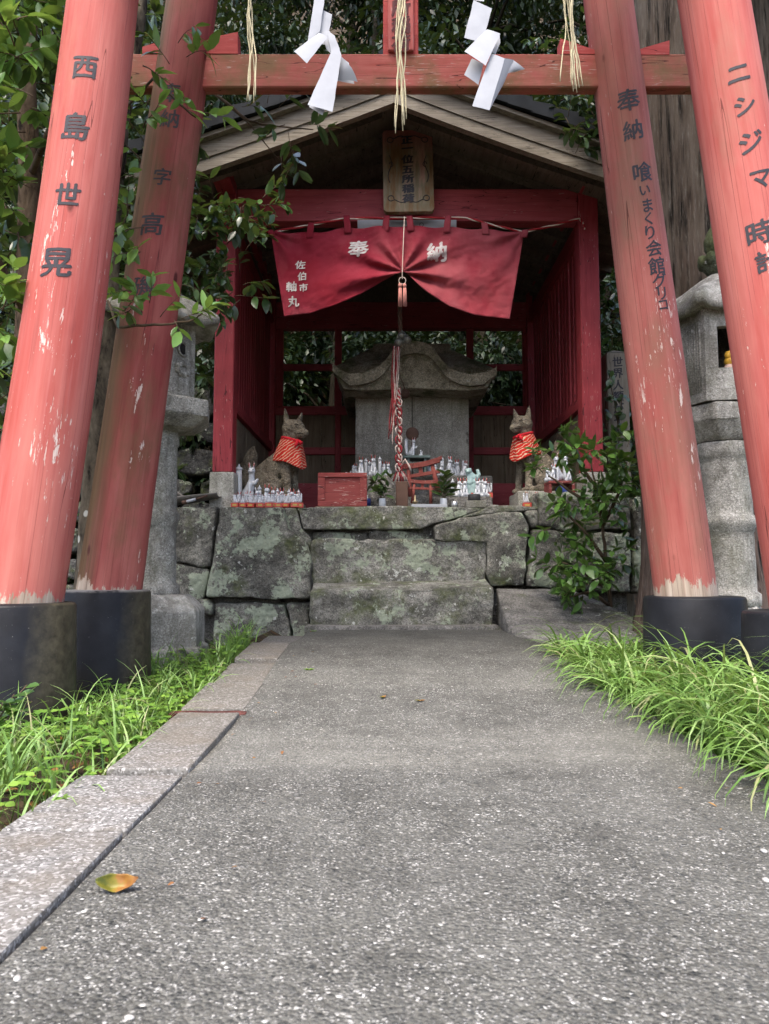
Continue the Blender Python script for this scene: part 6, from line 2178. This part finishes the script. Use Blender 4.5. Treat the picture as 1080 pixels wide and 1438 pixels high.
# thick dark mass behind the rear pillar
rnd_spray(dk, wd, (235, 345), (270, 425), (4.4, 4.9), 54, r3, .095, (.15, .25), (8, 12))
rnd_spray(dk, wd, (325, 372), (268, 312), (4.6, 4.9), 10, r3, .095, (.12, .2), (8, 11), (.6, -.3, .1))
rnd_spray(dk, wd, (230, 330), (395, 430), (4.6, 5.0), 10, r3, .10)
rnd_spray(dk, wd, (150, 250), (-60, 420), (3.9, 4.9), 80, r3, .095, (.15, .28), (8, 12))
rnd_spray(lv, wd, (172, 215), (0, 440), (3.0, 3.4), 16, r3, .085, (.1, .2), (5, 8), ok=lambda u, v: u > 195 - v * .16)
wd.build("branches", MT['twig'], L1)["kind"] = "stuff"; lv.build("crown", MT['leaf'], L1)
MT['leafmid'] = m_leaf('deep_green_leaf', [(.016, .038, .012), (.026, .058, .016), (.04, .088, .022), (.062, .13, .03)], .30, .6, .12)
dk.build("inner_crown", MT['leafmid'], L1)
# the bright one at the picture's left edge
L2 = thing("camellia_tree", "bright-leaved camellia left of the nearer gate's left pillar", "tree", tuple(P(40, 1000, 3.4)), CAM)
mb = MB()
tk = [P(20, 960, 3.5), P(30, 700, 3.5), P(40, 450, 3.5), P(42, 250, 3.45), P(36, 100, 3.4), P(48, -60, 3.4), P(60, -200, 3.4)]
mb.tube(tk, [.075, .065, .058, .05, .042, .03, .02], 14)
mb.tube([tk[4], P(0, 40, 3.2), P(-40, -40, 3.1)], [.025, .02, .012], 8); mb.tube([tk[3], P(70, 180, 3.2), P(85, 90, 3.1)], [.018, .013, .008], 8)
mb.tube([tk[2], P(5, 380, 3.1), P(-40, 300, 2.9)], [.02, .015, .01], 8)
MT['barkbrown'] = m_bark("brown_bark", (.08, .055, .035), (.15, .11, .075), moss=.15, stretch=.4, sc=16, bd=.01)
mb.build("trunk", MT['barkbrown'], L2)
lv, wd = Leaves(), MB()
edge = lambda u, v: u < 74 - v * .13
rnd_spray(lv, wd, (-90, 88), (-60, 260), (2.72, 3.1), 72, r3, .10, (.12, .24), (7, 11), ok=edge)
rnd_spray(lv, wd, (-90, 60), (230, 620), (2.72, 3.1), 52, r3, .095, (.12, .24), (7, 11), ok=lambda u, v: u < 45 - v * .085)
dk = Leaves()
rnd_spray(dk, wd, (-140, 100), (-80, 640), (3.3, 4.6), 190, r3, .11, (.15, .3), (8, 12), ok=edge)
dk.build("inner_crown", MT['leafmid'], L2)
wd.build("branches", MT['twig'], L2)["kind"] = "stuff"; lv.build("crown", MT['leaf'], L2)
# dark mass further left, closing the view between the pillars and under the eaves
L3 = thing("camellia_tree", "dark camellia filling the gap behind the left lantern and roof", "tree", tuple(P(120, 800, 6.4)), CAM)
mb = MB(); mb.tube([P(120, 840, 6.4), P(150, 500, 6.5), P(140, 200, 6.6), P(160, -100, 6.7)], [.10, .08, .06, .03], 12); mb.build("trunk", MT['barkbrown'], L3)
lv, wd = Leaves(), MB()
rnd_spray(lv, wd, (-60, 205), (-80, 720), (5.2, 7.4), 190, r3, .115, (.2, .4), (10, 14))
rnd_spray(lv, wd, (180, 300), (300, 600), (6.0, 7.6), 90, r3, .11, (.2, .35), (9, 13), ok=lambda u, v: u < 296)
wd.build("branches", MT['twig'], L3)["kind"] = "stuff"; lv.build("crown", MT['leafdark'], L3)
# right of the hall
L4 = thing("camellia_tree", "dark camellia behind the hall's right eave and the ivy post", "tree", (2.55, 6.9, .3), "dark camellias right of the hall")
mb = MB(); mb.tube([(2.55, 6.9, .1), (2.5, 6.8, 1.5), (2.3, 6.5, 3.0), (2.2, 6.2, 4.2)], [.11, .09, .06, .03], 12); mb.build("trunk", MT['barkbrown'], L4)
lv, wd = Leaves(), MB()
rnd_spray(lv, wd, (846, 925), (395, 730), (6.3, 7.6), 120, r3, .11, (.15, .35), (9, 13))
rnd_spray(lv, wd, (770, 860), (120, 245), (4.75, 4.95), 20, r3, .085, (.1, .18), (7, 10), ok=lambda u, v: v > 120 + (u - 770) * .2 and u > 795 and v < 215 + (u - 800) * .5)
rnd_spray(lv, wd, (730, 900), (40, 150), (8.7, 9.2), 50, r3, .10, (.2, .35), (9, 13))
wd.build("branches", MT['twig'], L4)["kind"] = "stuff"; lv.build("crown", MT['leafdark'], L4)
# ivy on the post
iv = thing("ivy_vine", "small-leaved ivy climbing the weathered post right of the hall", "vine", tuple(P(865, 760, 6.0)))
lv, wd = Leaves(), MB()
for k in range(3):
    pts = [P(862 + 7 * math.sin(v * .03 + k * 2) + (k - 1) * 5, v, 6.05 - .02 * k) for v in range(760, 500 + 20 * k, -20)]
    wd.tube(pts, .004, 5)
    for q in pts:
        for j in range(4):
            lv.add(q + rv(r3) * .035 + Vector((0, -.03, 0)), (rv(r3) + Vector((0, -.3, -.5))).normalized(), (Vector((0, -1, .5)) + rv(r3) * .5).normalized(), r3.uniform(.05, .08), r3.uniform(.03, .05), .2, .2)
wd.build("stems", MT['twig'], iv); lv.build("leaves", MT['leafdark'], iv)

# shrub before the platform's right end
sb = thing("evergreen_shrub", "glossy evergreen shrub growing in front of the hall's right corner", "shrub", tuple(P(850, 850, 4.95)))
lv, wd = Leaves(), MB()
for pts in ([(858, 866, 5.0), (852, 790, 4.95), (846, 740, 4.9), (838, 690, 4.85), (830, 650, 4.85)], [(852, 790, 4.95), (820, 745, 4.8), (795, 720, 4.75)], [(856, 830, 5.0), (815, 800, 4.8), (790, 790, 4.7)],
            [(846, 740, 4.9), (870, 690, 4.85), (880, 650, 4.8)], [(846, 720, 4.9), (800, 690, 4.85), (770, 668, 4.85)], [(838, 690, 4.85), (810, 640, 4.9), (790, 612, 4.9)], [(857, 850, 5.0), (830, 830, 4.8), (800, 838, 4.7)]):
    branch(wd, pts, .014, .005)
for (u, v, s_, n) in ((790, 612, 16, 3), (770, 640, 18, 4), (800, 630, 16, 4), (830, 640, 18, 6), (865, 640, 18, 6), (870, 665, 18, 6), (845, 680, 22, 7), (815, 700, 22, 7), (850, 710, 20, 7), (870, 700, 16, 5), (795, 715, 18, 5), (835, 735, 18, 4), (785, 750, 14, 3),
                      (800, 780, 22, 7), (830, 795, 22, 8), (860, 785, 18, 6), (785, 800, 18, 6), (805, 825, 18, 7), (835, 820, 16, 6), (790, 842, 12, 4), (760, 660, 12, 2), (735, 655, 8, 1)):
    rnd_spray(lv, wd, (u - s_, u + s_), (v - s_ * .7, v + s_ * .7), (4.62, 5.0), max(1, int(n * 1.1)), r3, .088, (.08, .16), (6, 9), (0, -.5, .25), .002)
MT['leafshrub'] = m_leaf("shrub_leaf", [(.03, .066, .014), (.047, .105, .02), (.072, .16, .03), (.13, .25, .047)], .28, .55, .15)
wd.build("branches", MT['twig'], sb)["kind"] = "stuff"; lv.build("leaves", MT['leafshrub'], sb)

# ------------------------------------------------------------------ grass and small plants
def blades(spots, name, label, seed, hrange, wrange, bend, mat):
    r_ = random.Random(seed)
    V, Fc = [], []
    for (x, y, dirx, diry, vig) in spots:
        h = r_.uniform(*hrange) * vig; w_ = r_.uniform(*wrange)
        a = math.atan2(diry, dirx) + r_.gauss(0, 1.0)
        dx, dy = math.cos(a), math.sin(a)
        z0 = ground_z(x, y) - .01
        b_ = r_.uniform(*bend)
        sx, sy = -dy, dx
        if r_.random() < .5: tw = r_.uniform(-.8, .8)
        else: tw = 0
        px, pz, ang = 0.0, 0.0, r_.uniform(.05, .35)
        n = 7
        base = len(V)
        for k in range(n + 1):
            t = k / n
            wk = w_ * .5 * (1 - t ** 2.2) * (.75 + .5 * min(1, t * 4)) + .0003
            cx_, cy_ = x + dx * px, y + dy * px
            ox, oy, oz = sx * math.cos(tw * t), sy * math.cos(tw * t), math.sin(tw * t)
            V.append((cx_ - ox * wk, cy_ - oy * wk, z0 + pz - oz * wk)); V.append((cx_ + ox * wk, cy_ + oy * wk, z0 + pz + oz * wk))
            px += math.sin(ang) * h / n; pz += math.cos(ang) * h / n
            ang += b_ / n * (1 + t)
        for k in range(n):
            q = base + 2 * k
            Fc.append([q, q + 1, q + 3, q + 2])
    mb = MB().add(V, Fc, 0, True)
    return tag(mb.build(name, mat), kind="stuff", label=label)


r_ = random.Random(9)
sp = []
for i in range(470):                                    # right bank: tufts of long arching grass
    y = 1.5 + 2.5 * r_.random() ** .85
    xe = path_edge(y) + .02
    x = xe + (1.15) * r_.random() ** 1.5
    vig = (.75 + .45 * r_.random()) * (1 if x - xe > .15 else .85) * (1 - .2 * sst(3.0, 3.8, y))
    if math.hypot(x - 1.41, y - 3.5) < .26 or math.hypot(x - 1.52, y - 2.8) < .24: continue
    for k in range(r_.randint(7, 12)):
        a = r_.uniform(0, 6.28)
        sp.append((x + .02 * math.cos(a), y + .02 * math.sin(a), math.cos(a) * .8 - .6, math.sin(a) * .8 - .35, vig))
blades(sp, "grass_right", "long arching green grass covering the right bank", 1, (.26, .54), (.0065, .0115), (1.1, 2.5), MT['grass']).name = "long_grass"
sp = []
for i in range(420):                                    # left bank
    y = 1.35 + 2.9 * r_.random()
    x = -.735 - 1.0 * r_.random() ** 1.4
    if y < 1.6: x -= .10
    if math.hypot(x + 1.335, y - 2.8) < .25 or math.hypot(x + 1.28, y - 3.5) < .24: continue
    for k in range(r_.randint(5, 9)):
        a = r_.uniform(0, 6.28)
        sp.append((x + .02 * math.cos(a), y + .02 * math.sin(a), math.cos(a) * .9 + .25, math.sin(a) * .9 - .2, .7 + .5 * r_.random()))
for i in range(70):
    a = r_.uniform(0, 6.28); x, y = P(335, 915, 4.55).x + .05 * r_.gauss(0, 1), 4.5 + .06 * r_.gauss(0, 1)
    sp.append((x, y, math.cos(a), math.sin(a), .9))
blades(sp, "grass_left", "green grass growing along the left edging slabs", 2, (.09, .25), (.0035, .007), (.5, 1.9), MT['grass']).name = "short_grass"
lv, wd = Leaves(), MB()
for i in range(850):
    y = 1.7 + 2.6 * r_.random(); x = -.73 - .45 * r_.random() ** 1.3
    if y < 2.2 and r_.random() < .7: continue
    if math.hypot(x + 1.335, y - 2.8) < .23: continue
    z0 = ground_z(x, y); h = r_.uniform(.03, .10)
    top = Vector((x + r_.uniform(-.02, .03), y + r_.uniform(-.03, .02), z0 + h))
    wd.tube([(x, y, z0 - .01), top], .0012, 4)
    a0 = r_.uniform(0, 6.28); s_ = r_.uniform(.016, .028)
    for k in range(3):
        a = a0 + k * 2.094
        lv.add(top, (math.cos(a), math.sin(a), r_.uniform(-.15, .15)), (r_.uniform(-.25, .25), r_.uniform(-.4, .1), 1), s_, s_ * .95, .12, .12)
cl = thing("clover_patch", "bright green clover among the grass beside the edging slabs", "clover", (-.8, 3, 0)); cl["kind"] = "stuff"
a_ = wd.build("stalks", MT['clover'], cl); b_ = lv.build("leaves", MT['clover'], cl)
a_["kind"] = "stuff"; b_["kind"] = "stuff"
# small seedling at the left edge
sd = thing("seedling", "young plant with oval leaves before the nearer black pillar foot", "plant", (-1.25, 2.35, -.04))
lv, wd = Leaves(), MB()
for (u, v) in ((20, 975), (38, 962), (5, 985), (28, 1000), (12, 1020), (45, 985)):
    base = Vector((-1.22 + r_.uniform(-.05, .05), 2.4, ground_z(-1.2, 2.4)))
    tip = P(u, v, 2.38)
    wd.tube([base, base.lerp(tip, .5) + Vector((.01, 0, .02)), tip], .002, 5)
    for k in range(5):
        lv.add(base.lerp(tip, .45 + .13 * k), (r_.uniform(-1, 1), r_.uniform(-.8, .2), .3), (r_.uniform(-.3, .3), -.5, 1), r_.uniform(.045, .065), .034, .15, .15)
wd.build("stems", MT['twig'], sd); lv.build("leaves", MT['leaf'], sd)
# broad leaves under the right grass
lv = Leaves()
for i in range(160):
    y = 1.7 + 2.2 * r_.random(); x = path_edge(y) + .0 + .5 * r_.random()
    lv.add((x, y, ground_z(x, y) + r_.uniform(.02, .12)), (r_.uniform(-1, .4), r_.uniform(-1, .4), .15), (r_.uniform(-.3, .3), -.3, 1), r_.uniform(.04, .07), r_.uniform(.03, .05), .15, .12)
tag(lv.build("ground_cover", MT['clover']), kind="stuff", label="broad-leaved ground cover under the long grass")
lv = Leaves()
for i in range(500):
    sd_ = r_.random() < .55
    y = 1.0 + 3.6 * r_.random()
    x = (path_edge(y) + .7 * r_.random() ** 1.5) if sd_ else (-.74 - .6 * r_.random())
    on = i % 14 == 0
    if on: x = r_.choice((-.46 + .25 * r_.random() ** 2, path_edge(y) - .02 - .3 * r_.random() ** 1.5))
    lv.add((x, y, path_z(y) + .005 if on else ground_z(x, y) + .012), (r_.uniform(-1, 1), r_.uniform(-1, 1), r_.uniform(-.1, .25)), (r_.uniform(-.4, .4), r_.uniform(-.4, .4), 1), (.35 if on else 1) * r_.uniform(.03, .06), (.3 if on else 1) * r_.uniform(.015, .03), .25, .3)
tag(lv.build("leaf_litter", MT['litter']), kind="stuff", label="brown dead leaves scattered under the grass")

# fallen leaves lying on the path
def fallen(u, v, d, L_, W_, yaw, fold, curl, cols, label, lift=.004, roll=0.0):
    c_ = P(u, v, d); c_.z = path_z(d) + lift
    n, m = 16, 10
    mb = MB()

    def fn(s, t):
        q = 2 * t - 1
        wd_ = W_ * .5 * (math.sin(math.pi * min(1, s * .96 + .02)) ** .75) * (1 - .25 * s)
        x = (s - .5) * L_
        return Vector((x, q * wd_ * math.cos(fold * abs(q)), abs(q) * wd_ * math.sin(fold) + curl * L_ * (2 * s - 1) ** 2 + .0015 * math.sin(s * 16 + q * 3)))
    mb.grid(fn, n, m)
    Rm = Euler((roll, 0, yaw)).to_matrix()
    c_.z = path_z(d) + .0015 - min((Rm @ Vector(q)).z for q in mb.v)
    o = mb.build("fallen_leaf", cols)
    md = o.modifiers.new("thickness", 'SOLIDIFY'); md.thickness = .0006
    o.location = c_; o.rotation_euler = (roll, 0, yaw)
    return tag(o, label, "leaf", "fallen leaves on the path")


n = NT("yellowing_leaf", rough=.5, spec=.35)
col = n.ramp(n.math('ADD', n.math('MULTIPLY', n.sep(n.co(), 0), 12), n.noise(n.co(), 60, 3)), [(.1, (.06, .075, .01)), (.38, (.15, .13, .015)), (.55, (.21, .10, .02)), (.9, (.14, .055, .015))])
MT['yleaf'] = n.done(col, .5)
o = fallen(166, 1250, 1.265, .064, .046, R(8), .75, .34, MT['yleaf'], "curled yellow and green leaf lying near the edging slab in the foreground", .014, R(38))
MT['gleaf'] = m_plain("green_fallen_leaf", (.12, .22, .02), .5, .3)
fallen(434, 941, 3.35, .045, .025, .3, .3, .1, MT['gleaf'], "small green leaf lying on the path's far left half")
fallen(538, 986, 2.9, .035, .02, 1.0, .3, .15, MT['yleaf'], "tiny yellowish leaf near the middle of the path")
fallen(590, 988, 2.85, .035, .014, .1, .3, .1, MT['yleaf'], "narrow orange leaf near the middle of the path, right of the yellowish one")
fallen(441, 892, 4.7, .035, .02, .4, .3, .1, MT['gleaf'], "small green leaf where the path meets the lower step")
# loose gravel standing out of the concrete
r_ = random.Random(31)
MT['whitepeb'] = m_plain("white_pebble", (.34, .33, .31), .7, .3)
for (u, v, s_) in ((24, 1376, .012), (182, 1430, .011), (450, 1404, .006), (708, 1292, .007), (932, 1426, .007), (1016, 1199, .008), (1073, 1196, .014), (1076, 1237, .014)):
    d = .5 / math.tan(math.atan((v - 719) / F) - PITCH)
    c_ = P(u, v, d); c_.z = path_z(d) + .001
    mb = MB(); mb.ball((0, 0, 0), s_ * .5, 10, 0, (1.2, .8, .45))
    mb.v = [tuple(Vector(q) * (1 + .25 * noise.noise(Vector(q) * 90 + Vector((u, v, 0))))) for q in mb.v]
    o = mb.build("pebble", MT['whitepeb']); o.location = c_; o.rotation_euler = (0, 0, u)
    tag(o, "small white pebble set loose on the concrete path", "pebble", "white pebbles on the path")
